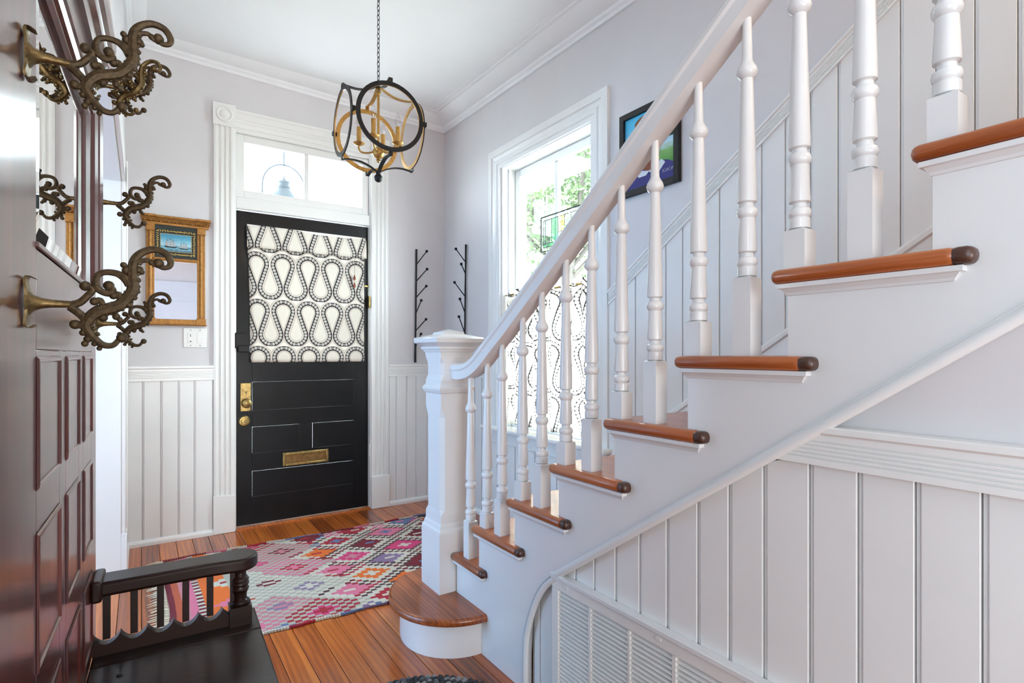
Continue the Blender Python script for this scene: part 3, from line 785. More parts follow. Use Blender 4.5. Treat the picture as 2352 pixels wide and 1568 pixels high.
link('slat_shade_sheet',B().box(1.1225,1.1235,.28,1.39,.02,.45),M['dark_gap'],gr)  # dark sheet painted in for the shade between the slats
me=None
for k in range(1,8):
    ya,yb_=gy[2*k],gy[2*k-1]
    sl=None
    L_=(yb_-ya)
    for j in range(26):
        z=gzl-.008-j*.0135
        if z<.06: break
        if sl is None:
            b=B(); 
            b.prism([(-.0095,-.0056),(-.0098,-.0042),(.0085,.0052),(.0095,.0042)],-L_/2,L_/2,'y')
            sl=link('slat',b,M['plastic'],gr,local=True); sl.location=Vector((fx0+.0115,(ya+yb_)/2,z))-Vector((1.11,.9,0))
        else:
            c=sl.copy(); COL.objects.link(c); c.parent=gr; c.location=Vector((fx0+.0115,(ya+yb_)/2,z))-Vector((1.11,.9,0))
b=B()
for yy in (1.322,.955):
    b.box(fx0-.003,fx0,yy-.009,yy+.009,.436,.444)
link('latch',b,M['plastic'],gr,bevel=.001)

# ------------------------------------------------------------ opening on the left: casing
d5=struct('door_5')
b=B(); b.box(-.232,XL-.004,3.345,3.36,0,2.04); link('jamb',b,M['trim'],d5,bevel=.002)
b=B(); b.box(-.232,XL-.004,1.82,3.345,2.025,2.04); link('jamb',b,M['trim'],d5,bevel=.002)
b=B(); b.box(XL-.004,XL+.014,3.348,3.47,.27,2.13); b.box(XL+.010,XL+.022,3.44,3.47,.27,2.16); link('casing',b,M['trim'],d5,bevel=.004)
b=B(); b.box(XL-.004,XL+.02,3.345,3.475,0,.275); link('plinth_block',b,M['trim'],d5,bevel=.002)
b=B(); b.box(XL-.004,XL+.014,1.78,3.47,2.03,2.15); link('casing',b,M['trim'],d5,bevel=.004)

# ------------------------------------------------------------ hall tree
HT=thing('hall_tree','dark mahogany hall tree bench with mirror, raised panels and spindle arm at the left edge','hall tree',(-.094,1.66,0),R(-2.0))
# local frame: x = out of the panel, y = along (negative towards the camera), z up
U=lambda u:-u
mh=M['mahogany']; dw=M['dark_wood']
cols=[(.061,.206),(.272,.435),(.498,.686)]
rows=[(.985,1.165),(.735,.925),(.50,.67)]
# stiles and rails of the back
def ht_box(name,u0,u1,z0,z1,x0=-.022,x1=0,mat=None,bev=.0015,parent=None):
    return link(name,B().box(x0,x1,-u1,-u0,z0,z1),mat or mh,parent or HT,local=True,bevel=bev)
ht_box('back_panel',-.028,.86,.05,1.95,-.03,-.0105)
edges=[-.028,.061,.206,.272,.435,.498,.686,.86]
for a,c in ((-.028,.061),(.686,.86)): ht_box('stile',a,c,.46,1.95,-.0105,0)
for a,c in ((.206,.272),(.435,.498)): ht_box('stile',a,c,.46,1.175,-.0105,0)
for a,c in cols:
    for za,zb in ((.46,.50),(.67,.735),(.925,.985),(1.165,1.175)): ht_box('rail',a,c,za,zb,-.0105,0)
    for z0,z1 in rows:
        b=B()
        def ring(i,x): return [(x,-c+i,z0+i),(x,-a-i,z0+i),(x,-a-i,z1-i),(x,-c+i,z1-i)]
        b.loft([ring(-.001,.0005),ring(.002,.0030),ring(.006,.0034),ring(.009,-.001),ring(.014,-.0025),ring(.018,-.0085),ring(.03,-.0098)],True,True)
        link('panel_moulding',b,mh,HT,local=True,smooth=False)
ht_box('rail',.061,.686,1.175,1.312,-.0105,0)
ht_box('rail',.061,.686,1.735,1.95,-.0105,0)
# mirror with bevel
m0,m1,mz0,mz1=.205,.688,1.322,1.672
b=B()
def mr(i,x): return [(x,-m1+i,mz0+i),(x,-m0-i,mz0+i),(x,-m0-i,mz1-i),(x,-m1+i,mz1-i)]
b.loft([mr(0,-.006),mr(.001,-.0025),mr(.022,0.0)],True,True); link('mirror_glass',b,M['mirror'],HT,local=True)
b=B()
def mould_v(u0,u1,z0,z1):
    n=[(0,.004),(.08,.010),(.16,.010),(.2,.004),(.28,.016),(.42,.020),(.5,.016),(.55,.022),(.7,.026),(.8,.022),(.85,.010),(.93,.014),(1,.004)]
    rings=[[(-.006,-(u1),z)]+[(o,-(u1+(u0-u1)*f),z) for f,o in n]+[(-.006,-u0,z)] for z in (z0,z1)]
    b.loft(rings)
mould_v(.075,.20,1.318,1.72)
link('frame_moulding',b,mh,HT,local=True)
b=B(); n=[(0,.004),(.08,.010),(.16,.010),(.2,.004),(.28,.014),(.42,.018),(.5,.012),(.6,.020),(.8,.022),(.88,.010),(1,.003)]
b.loft([[(-.006,yy,1.672)]+[(o,yy,1.672+.062*f) for f,o in n]+[(-.006,yy,1.734)] for yy in (-.69,-.06)]); link('frame_moulding',b,mh,HT,local=True)
ht_box('frame_bead',.075,.69,1.3135,1.3215,-.008,.0035)
b=B(); n=[(-.01,0),(.010,0),(.014,.012),(.014,.022),(.024,.030),(.028,.045),(.036,.052),(.040,.070),(.040,.09),(-.01,.09)]
b.loft([[(o,yy,1.86+z) for o,z in n] for yy in (-.87,.045)]); link('cornice',b,mh,HT,local=True)
ht_box('end_post',.86,.90,.0,2.0,-.05,.004)
# seat
ax=.355
b=B(); b.box(-.0,ax,-.90,-.105,.432,.460); link('seat_lid',b,dw,HT,local=True,bevel=.004)
b=B(); b.box(-.0,ax+.001,-.101,.035,.432,.460); link('seat_frame',b,dw,HT,local=True,bevel=.004)
b=B(); b.box(0,ax-.02,-.89,.02,.05,.432); link('seat_box',b,dw,HT,local=True,bevel=.003)
# lid lock escutcheon
b=B(); b.lathe([(.006,.460),(.006,.462),(.003,.463)],(.06,-.17,0),12); b.box(.0585,.0615,-.17,-.112,.4595,.4605); link('lid_catch',b,M['black_metal'],HT,local=True,smooth=True)
# arm end: arm at y about 0..-.09 local
ay=-.040
b=B(); out=[(-.02,ay-.040),(.235,ay-.040)]
for k in range(1,12):
    a=-PI/2+PI*k/12; out.append((.300+.055*math.cos(a)*1.0,ay+.052*math.sin(a)))
out+=[(.235,ay+.040),(-.02,ay+.040)]
b.prism(out,.606,.640,'z'); arm=link('armrest',b,dw,HT,local=True,bevel=.008,seg=3)
b=B(); b.box(0,.022,ay-.052,ay+.05,.598,.648); link('arm_cap',b,dw,HT,local=True,bevel=.006,seg=2)
# scalloped lower rail
b=B(); sx0=[.0225,.0765,.131,.180,.228,.270]
def sc_z(x):
    f=(x-.0)/.054; return .507-.022*abs(math.sin(PI*f))**.7 if x<.30 else .507
pp=[(x_,sc_z(x_)) for x_ in [.0+.003*i for i in range(0,98)]]
b.prism([(0,.460)]+pp+[(.291,.460)],ay-.012,ay+.012,'y'); link('scalloped_rail',b,dw,HT,local=True)
sl=None
for k in range(6):
    b=B(); xk=.027+k*.0538; b.box(xk-.0075,xk+.0075,ay-.0085,ay+.0085,.495,.608); link('spindle',b,dw,HT,local=True,bevel=.001)
b=B(); px_=.312
b.box(px_-.026,px_+.026,ay-.026,ay+.026,.460,.508)
b.lathe([(.022,.508),(.024,.514),(.022,.518),(.017,.522),(.0165,.535),(.020,.545),(.0225,.549),(.020,.553),(.0195,.557),(.0225,.561),(.0225,.564),(.0195,.568),(.0225,.572),(.0205,.577),(.0155,.582),(.015,.593),(.019,.598),(.024,.603),(.030,.607)],(px_,ay,0),20)
link('turned_post',b,dw,HT,local=True,smooth=True)
# hooks ------------------------------------------------------
S_=[(.096,-.044),(.089,-.052),(.078,-.051),(.068,-.041),(.061,-.028),(.065,-.017),(.074,-.008),(.085,-.004),(.096,.001),(.104,.010),(.111,.022),(.111,.036),(.111,.053),(.114,.065),(.122,.074),(.134,.079),(.147,.076),(.154,.065),(.152,.057),(.144,.055),(.140,.060)]
SR=[.0025,.003,.0035,.0042,.0052,.006,.0066,.0066,.0062,.0062,.006,.0058,.005,.0045,.004,.0038,.0038,.0036,.003,.0026,.003]
inner=[(.085,.026),(.090,.021),(.084,.016),(.074,.021),(.071,.030),(.074,.040),(.082,.044),(.094,.043),(.103,.037),(.108,.029)]
def hookmesh(b,flip=1,tilt=0,stem=True,off=0):
    def P(x,z): 
        yy=0
        if tilt: yy=(x-off)*math.sin(tilt); x=off+(x-off)*math.cos(tilt)
        return (x,yy,z*flip)
    def T(pts,rad,k=4,n=8):
        q=smooth_path([P(*p) for p in pts],k)
        rad=[v*1.22 for v in rad] if hasattr(rad,'__len__') else rad*1.22
        if hasattr(rad,'__len__'):
            rr=[]
            for i in range(len(q)):
                f=i/(len(q)-1)*(len(rad)-1); a=int(f); c=min(a+1,len(rad)-1); rr.append(rad[a]+(rad[c]-rad[a])*(f-a))
            b.tube(q,rr,n)
        else: b.tube(q,rad,n)
    def S(x,z,r): b.ball(P(x,z),r*1.2,8)
    T(S_,SR); S(.099,-.042,.0055); S(.140,.0605,.0058)
    for i in range(3,13):
        (xa,za),(xb,zb)=S_[i-1],S_[i+1]; l_=math.hypot(xb-xa,zb-za); nx_,nz_=(zb-za)/l_,-(xb-xa)/l_
        for t_ in (0,.5):
            cx_=S_[i][0]+(S_[i+1][0]-S_[i][0])*t_; cz_=S_[i][1]+(S_[i+1][1]-S_[i][1])*t_
            b.ball(P(cx_+nx_*.0066,cz_+nz_*.0066),.0026,6); 
            if i%2: b.ball(P(cx_-nx_*.0055,cz_-nz_*.0055),.0024,6)
    T(inner,[.003,.003,.0034,.0036,.0034,.0032,.0032,.0036,.0045,.005]); S(.085,.0265,.0055)
    T([(.045,-.001),(.055,.003),(.062,.011),(.068,.020),(.061,.025)],[.0042,.0038,.0035,.0034,.003]); S(.0605,.0245,.0055)
    T([(.045,-.003),(.055,-.012),(.061,-.020),(.058,-.026),(.051,-.026)],[.0042,.004,.0042,.004,.003]); S(.050,-.0255,.0052)
    T([(.070,.005),(.076,.007),(.080,-.003),(.085,-.006)],.003); S(.070,.005,.0046)
    T([(.090,.014),(.096,.016),(.097,.008),(.096,0)],.003); S(.090,.0135,.0042)
    T([(.115,.060),(.128,.064),(.135,.058),(.142,.061)],[.0028,.0026,.0024,.002])
    for (x,z,r) in ((.104,.048,.0045),(.101,.055,.0035),(.118,.050,.0045),(.121,.047,.003),(.093,-.014,.004),(.097,-.018,.003),(.107,.002,.004),(.115,.024,.0035),(.063,-.044,.004),(.058,-.036,.0035),(.060,-.050,.0035),(.079,-.016,.0045),(.132,.061,.0035),(.117,.036,.003),(.113,.012,.003),(.070,-.050,.003),(.075,-.056,.0028)): S(x,z,r)
def make_hook(double=False):
    h=thing('coat_hook','','hook',(0,0,0)); 
    b=B(); pr=smooth_path([(.010,0,.030),(.003,0,.033),(.001,0,.026),(.003,0,.012),(.003,0,-.012),(.001,0,-.026),(.004,0,-.031),(.010,0,-.027)],3)
    rings=[]
    for i,p in enumerate(pr):
        wd=.013*(.45+.55*math.sin(PI*i/(len(pr)-1)))
        rings.append([(p.x,p.y-wd,p.z),(p.x,p.y+wd,p.z),(p.x+.0025,p.y+wd,p.z),(p.x+.0025,p.y-wd,p.z)])
    b.loft(rings); 
    b.lathe([(.017,.003),(.015,.006),(.010,.010),(.0065,.018),(.0050,.028),(.0045,.046)],(0,0,0),14,'x')
    link('back_plate',b,M['hook_brass'],h,local=True,smooth=True)
    b=B(); hookmesh(b); link('scroll',b,M['bronze'],h,local=True,smooth=True)
    if double:
        b=B(); b.lathe([(.0045,.03),(.008,.038),(.009,.046),(.0055,.052),(.0045,.06)],(0,0,0),12,'x'); hookmesh(b,1,R(-26))
        for v in b.bm.verts: v.co.z-=.020; v.co.x-=.004
        link('lower_scroll',b,M['hook_brass'],h,local=True,smooth=True)
    return h
h0=make_hook(); 
def place(h,u,z,label,rz=0):
    p=HT.matrix_basis if False else None
    a=R(-2.0); lx,ly=.0,-u
    h.location=(-.094+lx*math.cos(a)-ly*math.sin(a),1.66+lx*math.sin(a)+ly*math.cos(a),z); h.rotation_euler=(0,0,a+rz)
    h['label']=label; h['group']='scrolled hooks on the hall tree'
hk=[(.762,1.233,'large scrolled brass coat hook nearest the camera, below the hall tree mirror'),(.762,1.540,'large scrolled brass coat hook nearest the camera, beside the upper mirror'),
    (0.0,1.538,'scrolled brass coat hook on the far stile of the hall tree, middle of three'),(.0,1.243,'scrolled brass coat hook on the far stile, lowest, in front of gilt mirror')]
for i,(u,z,lb_) in enumerate(hk):
    h=h0 if i==0 else dup(h0); place(h,u,z,lb_,R(-2) if u<.1 else 0)
hd=make_hook(True); place(hd,0.0,1.822,'double scrolled coat hook topmost on the far stile, two curls one below the other'[:200],0)

# ------------------------------------------------------------ gilt mirror with ship picture on front wall
gm=thing('gilt_mirror','gilt wood wall mirror with sailing ship picture in its upper panel','mirror',(.18,YF,1.345))
mx0,mx1=.022,.338; g=M['gilt']; yf=YF
b=B(); b.box(mx0,mx1,yf-.028,yf,1.352,1.385); b.box(mx0-.004,mx0+.05,yf-.034,yf,1.350,1.392); b.box(mx1-.05,mx1+.004,yf-.034,yf,1.350,1.392); b.box(mx0-.01,mx1+.01,yf-.030,yf,1.346,1.353); link('bottom_rail',b,g,gm,bevel=.003)
b=B(); b.box(mx0+.040,mx1-.040,yf-.024,yf,1.745,1.765); b.box(mx0+.04,mx1-.04,yf-.028,yf,1.750,1.758); link('cross_rail',b,g,gm,bevel=.002)
for xc in (mx0+.022,mx1-.022):
    b=B(); b.box(xc-.022,xc+.022,yf-.018,yf,1.39,1.935); col=link('column_back',b,g,gm,bevel=.002)
    b=B(); b.lathe([(.010,1.39)]+[(.0085+.0022*(k%2),1.40+k*.0175) for k in range(31)]+[(.010,1.94)],(xc,yf-.020,0),12); link('column',b,g,gm,smooth=True)
    b=B(); b.box(xc-.024,xc+.024,yf-.036,yf,1.925,1.968); link('capital',b,g,gm,bevel=.003)
b=B(); cornp=[(0,0),(.020,0),(.022,.012),(.030,.018),(.040,.036),(.046,.040),(.046,.050),(.04,.054),(0,.056)]
b.loft([[(mx0+.03,yf-o,1.968+z) for o,z in cornp],[(mx1-.03,yf-o,1.968+z) for o,z in cornp]])
for xa,xb in ((mx0-.014,mx0+.05),(mx1-.05,mx1+.014)):
    b.loft([[(xa-.0+(.0 if xa>.1 else -o*.35),yf-o*1.25,1.966+z*1.05) for o,z in cornp],[(xb+(o*.35 if xb>.3 else 0),yf-o*1.25,1.966+z*1.05) for o,z in cornp]])
link('cornice',b,g,gm)
me=None
for k,xx in enumerate((.016,.046,.096,.140,.180,.220,.262,.312,.344)):
    b=B(); yo=.050 if k in (0,1,7,8) else .038
    b.ball((xx,yf-yo,1.984),.0065,10); link('cornice_ball',b,g,gm,smooth=True)
b=B(); b.box(mx0+.04,mx1-.04,yf-.010,yf-.004,1.765,1.970); link('eglomise_panel',b,flat('dark_green_glass',srgb(22,36,30),.25),gm)
px0,px1,pz0,pz1=.098,.262,1.808,1.915
b=B()
random.seed(3)
for side_ in range(4):
    n=16 if side_%2==0 else 11
    for k in range(n):
        f=(k+.5)/n
        if side_==0: c=(px0-.02+(px1-px0+.04)*f,pz1+.018)
        elif side_==2: c=(px0-.02+(px1-px0+.04)*f,pz0-.017)
        elif side_==1: c=(px1+.016,pz0-.02+(pz1-pz0+.04)*f)
        else: c=(px0-.016,pz0-.02+(pz1-pz0+.04)*f)
        a=random.uniform(0,PI)
        for s in (-1,1):
            b.ball((c[0]+s*.0035*math.cos(a),yf-.0108,c[1]+s*.0035*math.sin(a)),.0032,6,(1.3,.25,.8))
for q in ((px0-.002,px1+.002,pz0-.002,pz0),(px0-.002,px1+.002,pz1,pz1+.002),(px0-.002,px0,pz0,pz1),(px1,px1+.002,pz0,pz1)): b.box(q[0],q[1],yf-.0115,yf-.010,q[2],q[3])
link('gold_leaf_border',b,flat('gold_leaf',srgb(205,165,70),.4),gm)
# painted picture
m,nt,p=newmat('sea_and_sky_picture'); n=noise(nt,60,4,'Object',(1,1,3)); tc=nt.nodes.new('ShaderNodeTexCoord'); sx=nt.nodes.new('ShaderNodeSeparateXYZ'); nt.links.new(tc.outputs['Generated'],sx.inputs[0])
ad=nt.nodes.new('ShaderNodeMath'); ad.operation='MULTIPLY_ADD'; nt.links.new(n.outputs['Fac'],ad.inputs[0]); ad.inputs[1].default_value=.3; nt.links.new(sx.outputs[2],ad.inputs[2])
r=ramp(nt,ad.outputs[0],[(.15,srgb(30,86,110)),(.33,srgb(120,170,185)),(.42,srgb(60,120,145)),(.5,srgb(170,205,215)),(.75,srgb(120,180,200)),(1.0,srgb(60,140,170))]); nt.links.new(r.outputs[0],p.inputs['Base Color']); p.inputs['Roughness'].default_value=.3
b=B(); b.box(px0,px1,yf-.0113,yf-.0103,pz0,pz1); link('ship_picture',b,m,gm)
ink=flat('ship_ink',srgb(20,22,30)); sail=flat('sail_cream',srgb(205,200,195))
bk=B(); bs_=B(); yy=yf-.0116
def ship(cx,cz,s):
    bk.prism([(cx-.030*s,cz+.003*s),(cx-.026*s,cz-.006*s),(cx+.024*s,cz-.007*s),(cx+.034*s,cz+.001*s),(cx+.0*s,cz-.001*s)],yy-.0003,yy,'y')
    for dx,hh in ((-.017,.042),(0,.050),(.015,.040)):
        bk.box(cx+dx*s-.0006,cx+dx*s+.0006,yy-.0004,yy,cz,cz+hh*s)
        for kk in range(3):
            z=cz+hh*s*(.25+.25*kk); w=.008*s*(1.1-.2*kk)
            bk.box(cx+dx*s-w,cx+dx*s+w,yy-.0004,yy,z,z+.0008)
            bs_.prism([(cx+dx*s-w,z),(cx+dx*s+w,z),(cx+dx*s+w*.8,z-.008*s),(cx+dx*s-w*.8,z-.0075*s)],yy-.0002,yy,'y')
    for (a,c) in (((-.030,.003),(-.017,.042)),((-.017,.04),(0,.05)),((0,.05),(.034,.001)),((.034,.001),(.05,.012))):
        bk.tube([(cx+a[0]*s,yy,cz+a[1]*s),(cx+c[0]*s,yy,cz+c[1]*s)],.0004,4)
ship(.150,1.838,1.05); ship(.222,1.832,.8)
link('painted_ships',bk,ink,gm); link('painted_sails',bs_,sail,gm)
b=B(); b.box(mx0+.042,mx1-.042,yf-.009,yf-.006,1.385,1.746); link('mirror_glass',b,M['mirror'],gm)

# switch plate
sw=thing('light_switch_plate','white double switch plate on the wall below the gilt mirror','switch',(.285,YF,1.21))
b=B(); b.box(.219,.350,YF-.006,YF,1.209,1.333); link('plate',b,M['plastic'],sw,bevel=.003)
b=B(); b.box(.243,.275,YF-.009,YF-.005,1.236,1.306); pq=link('sensor_switch',b,M['plastic'],sw,bevel=.0015)
b=B(); b.box(.2565,.2595,YF-.0096,YF-.009,1.276,1.294); b.box(.253,.264,YF-.0096,YF-.009,1.246,1.251); link('switch_window',b,M['dark_gap'],pq)
b=B(); b.prism([(YF-.005,1.236),(YF-.0085,1.238),(YF-.011,1.270),(YF-.0085,1.304),(YF-.005,1.306)],.295,.327,'x'); link('rocker',b,M['plastic'],sw)
b=B()
for a in (.259,.311):
    for z in (1.222,1.320): b.lathe([(.003,-.006),(.003,-.0068),(.001,-.007)],(a,YF,z),8,'y')
link('screws',b,M['bronze'],sw)

# ------------------------------------------------------------ branch-shaped coat racks
def rack(name,label,base,top,pegs,loc):
    t=thing(name,label,'coat rack',loc,0,'black branch coat racks in the corner')
    b=B(); p0,p1=Vector(base),Vector(top); d=(p1-p0)
    pts=[p0+d*f for f in (0,.03,.2,.5,.8,.97,1)]
    b.tube(pts,[.009,.0085,.0065,.0065,.0065,.0075,.008],10); link('stem',b,M['black_metal'],t,smooth=True)
    for j,k in pegs:
        b=B(); b.tube([j,k],[.0045,.004],8); b.ball(k,.0115,12); link('peg',b,M['black_metal'],t,smooth=True)
pg=[((1.805,4.025,1.876),(1.868,3.97,1.979)),((1.803,4.025,1.742),(1.871,3.97,1.838)),((1.801,4.025,1.614),(1.864,3.97,1.703)),((1.799,4.025,1.487),(1.812,3.95,1.586)),((1.797,4.025,1.349),(1.862,3.97,1.442)),((1.796,4.025,1.222),(1.812,3.955,1.324))]
rack('coat_rack','black metal branch coat rack with six pegs on the wall right of the front door',(1.795,4.025,1.10),(1.806,4.025,1.997),pg,(1.8,4.025,1.1))
pg=[((2.045,3.666,1.871),(1.995,3.722,1.972)),((2.045,3.663,1.78),(1.975,3.60,1.838)),((2.045,3.669,1.607),(1.995,3.743,1.718)),((2.045,3.671,1.485),(1.98,3.63,1.580)),((2.045,3.673,1.329),(1.99,3.664,1.450)),((2.045,3.675,1.20),(1.99,3.73,1.30))]
rack('coat_rack','black metal branch coat rack on the side wall between the corner and the window',(2.045,3.678,1.10),(2.045,3.655,2.0),pg,(2.045,3.67,1.1))

# ------------------------------------------------------------ portrait on the right wall
pc=thing('framed_portrait','framed painting of a woman with white head wrap and blue dress beside the window','painting',(XR,1.84,1.95))
fy0,fy1,fz0,fz1=1.655,2.030,1.962,2.385; X0=XR-.024
b=B(); t=.030
b.box(X0,XR-.001,fy0,fy0+t,fz0,fz1); b.box(X0,XR-.001,fy1-t,fy1,fz0,fz1); b.box(X0,XR-.001,fy0+t,fy1-t,fz0,fz0+t); b.box(X0,XR-.001,fy0+t,fy1-t,fz1-t,fz1)
link('frame',b,M['black_metal'],pc,bevel=.002)
m,nt,p=newmat('painted_sky_and_field'); n=noise(nt,10,5,'Object',(1,1.5,4)); tc=nt.nodes.new('ShaderNodeTexCoord'); sx=nt.nodes.new('ShaderNodeSeparateXYZ'); nt.links.new(tc.outputs['Generated'],sx.inputs[0])
ad=nt.nodes.new('ShaderNodeMath'); ad.operation='MULTIPLY_ADD'; nt.links.new(n.outputs['Fac'],ad.inputs[0]); ad.inputs[1].default_value=.22; nt.links.new(sx.outputs[2],ad.inputs[2])
r=ramp(nt,ad.outputs[0],[(.10,srgb(30,80,30)),(.35,srgb(70,140,50)),(.50,srgb(120,165,90)),(.58,srgb(190,215,225)),(.72,srgb(120,195,225)),(1.0,srgb(70,180,220))]); nt.links.new(r.outputs[0],p.inputs['Base Color'])
xi=XR-.010
b=B(); b.box(xi,XR-.002,fy0+t,fy1-t,fz0+t,fz1-t); link('canvas',b,m,pc)
def pic(name,pts,mat,lay):
    b=B(); cyc_,czc=1.85,2.15
    b.prism([(1.843-u*.157,2.1735+v*.1815) for u,v in pts],xi-.0006*lay,xi,'x'); link(name,b,mat,pc)
def ell(cx,cy,rx,ry,a0=0,a1=360,n=22): return [(cx+rx*math.cos(R(a0+(a1-a0)*k/n)),cy+ry*math.sin(R(a0+(a1-a0)*k/n))) for k in range(n+(0 if a1-a0==360 else 1))]
brown=flat('painted_brown_skin',srgb(126,72,48)); purple=flat('painted_blue_dress',srgb(58,56,120)); whi=flat('painted_white_cloth',srgb(214,222,228)); bask=flat('painted_basket',srgb(130,80,45)); pgreen=flat('painted_dark_trees',srgb(35,60,30))
pic('painted_trees',[(-1,.12),(-.7,.2),(-.4,.15),(.3,.16),(.6,.22),(.8,.18),(1,.22),(1,.1),(-1,.08)],pgreen,1)
pic('painted_dress',[(-1,-1),(-1,-.72),(-.7,-.52),(-.45,-.42),(.35,-.42),(.75,-.5),(1,-.62),(1,-1)],purple,2)
pic('painted_neck',[(-.42,-.48),(-.3,-.1),(.3,-.1),(.42,-.48),(.0,-.62)],brown,3)
pic('painted_face',ell(0,.12,.34,.42),brown,4)
pic('painted_collar',[(-.6,-.5),(-.45,-.40),(-.28,-.56),(.0,-.62),(.28,-.56),(.5,-.42),(.66,-.54),(.4,-.74),(.12,-.70),(0,-.64),(-.1,-.72),(-.4,-.72)],whi,5)
pic('painted_head_wrap',[(-.42,.2),(-.46,.5),(-.2,.62),(.25,.62),(.48,.45),(.46,-.05),(.40,-.3),(.28,-.05),(.22,.25),(-.1,.32)],whi,6)
pic('painted_basket',ell(.05,.74,.62,.20),bask,7)
b=B()
for k in range(14):
    a=.55+.03*k; b.tube([(xi-.004,1.843-(.55+.03*k)*.157,2.1735-.80*.1815+(.012 if k%2 else 0)),(xi-.004,1.843-(.56+.03*(k+1))*.157,2.1735-.80*.1815+(.004 if k%3 else .016))],.0009,4)
link('signature',b,whi,pc)
b=B(); b.box(XR-.0125,XR-.0115,fy0+t,fy1-t,fz0+t,fz1-t)
# ------------------------------------------------------------ chandelier
cc=Vector((.99,2.67,2.30))
ch=thing('orb_chandelier','orb chandelier of black and gold metal rings with four candle bulbs on a chain','chandelier',tuple(cc))
az0=R(-92)
bmk,gmt=M['black_metal'],M['gold_metal']
def ringmesh(b,d,Rd,ro,ri,th):
    d=Vector(d); t=Vector((-d.y,d.x,0)); zz=Vector((0,0,1)); n=48
    def P(r,a,o): return cc+d*(Rd+o)+t*(r*math.cos(a))+zz*(r*math.sin(a))
    L=[[b.V(P(r,2*PI*k/n,o)) for k in range(n)] for r,o in ((ro,th/2),(ri,th/2),(ri,-th/2),(ro,-th/2))]
    for k in range(n):
        j=(k+1)%n
        b.face([L[0][k],L[0][j],L[1][j],L[1][k]],0); b.face([L[1][k],L[1][j],L[2][j],L[2][k]],1)
        b.face([L[2][k],L[2][j],L[3][j],L[3][k]],1); b.face([L[3][k],L[3][j],L[0][j],L[0][k]],0)
for k in range(4):
    a=az0+k*PI/2; d=(math.cos(a),math.sin(a),0)
    b=B(); ringmesh(b,d,.179,.166,.145,.006); link('ring',b,[bmk,gmt],ch)
    dv=Vector(d); t=Vector((-dv.y,dv.x,0)); 
    # side tab joining to next ring
    b=B(); q=cc+dv*.178+t*.178
    Mx=Matrix.Translation(q)@Matrix.Rotation(a,4,'Z')
    b.box(-.006,.006,-.018,.006,-.010,.010,Mx); b.box(-.018,.003,-.003,.003,-.010,.010,Mx@Matrix.Translation((-.0,.003,0))); link('side_tab',b,bmk,ch)
    for s in (1,-1):
        b=B(); pts=[]
        rr=[(.181,.160),(.181,.184),(.166,.180),(.125,.176),(.085,.180),(.045,.193),(.018,.208),(.0,.219)]
        pts=smooth_path([Vector((r_,0,z_*s)) for r_,z_ in rr],3)
        rings=[]
        for i,p_ in enumerate(pts):
            tn=(pts[min(i+1,len(pts)-1)]-pts[max(i-1,0)]).normalized(); nn=Vector((-tn.z,0,tn.x))
            c0=cc+dv*p_.x+Vector((0,0,p_.z)); nv=dv*nn.x+Vector((0,0,nn.z))
            rings.append([c0+t*.0095+nv*.002,c0-t*.0095+nv*.002,c0-t*.0095-nv*.002,c0+t*.0095-nv*.002])
        b.loft(rings); link('arm',b,gmt if (s>0 and k in (1,2)) else bmk,ch,smooth=False)
b=B(); b.ball(cc-Vector((0,0,.245)),.021,20); b.lathe([(.012,-.228),(.012,-.214)],tuple(cc),12); link('bottom_ball',b,bmk,ch,smooth=True)
b=B(); b.lathe([(.0065,-.10),(.0065,.175),(.011,.178),(.012,.19),(.011,.20),(.006,.215),(.006,.225)],tuple(cc),14); link('stem',b,gmt,ch,smooth=True)
b=B(); b.ball(cc-Vector((0,0,.117)),.030,20); b.lathe([(.012,-.155),(.008,-.147),(.014,-.143)],tuple(cc),12); b.ball(cc-Vector((0,0,.160)),.008,10); link('hub',b,gmt,ch,smooth=True)
bulbm=glass_mat('bulb_glass',(.97,.97,.98,1))
bulb_frost=paint('bulb_filament_glow_off',srgb(235,232,225),.3)
for k in range(4):
    a=R(-60-34-30)+k*PI/2; d=Vector((math.cos(a),math.sin(a),0)); e=cc+d*.098
    b=B(); pts=smooth_path([cc+d*.02+Vector((0,0,-.112)),cc+d*.055+Vector((0,0,-.118)),cc+d*.085+Vector((0,0,-.114)),cc+d*.098+Vector((0,0,-.098)),cc+d*.098+Vector((0,0,-.075))],4)
    b.tube(pts,.0048,10); arm_=link('candle_arm',b,gmt,ch,smooth=True)
    b=B(); b.lathe([(.004,-.082),(.016,-.078),(.026,-.072),(.029,-.068),(.026,-.069),(.004,-.073)],tuple(e),20); link('dish',b,gmt,arm_,smooth=True)
    b=B(); b.lathe([(.0115,-.072),(.0115,.012),(.009,.013)],tuple(e),16); link('candle_sleeve',b,gmt,arm_,smooth=True)
    b=B(); b.lathe([(.007,.012),(.009,.018),(.014,.030),(.0155,.040),(.014,.052),(.010,.066),(.005,.080),(.001,.090)],tuple(e),16); link('bulb',b,bulbm,arm_,smooth=True)
    b=B(); b.lathe([(.003,.014),(.003,.034),(.0015,.036)],tuple(e),8); link('bulb_stem',b,bulb_frost,arm_)
# chain
b=B(); lk_=None; z=.235; k=0; top=cz(.99,2.67)
while cc.z+z<top-.005:
    if lk_ is None:
        pts=[]
        for q in range(16):
            a=2*PI*q/16; yy=.0062*math.cos(a); zz=.0115*math.copysign(abs(math.sin(a))**.8,math.sin(a))*1.25; pts.append((yy,0,zz))
        b=B(); b.tube(pts,.0017,6,closed=True); lk_=link('chain_link',b,bmk,ch,local=True,smooth=True); o=lk_
    else:
        o=lk_.copy(); COL.objects.link(o); o.parent=ch
    o.location=(0,0,z); o.rotation_euler=(0,0,R(20+90*(k%2))); z+=.0235; k+=1
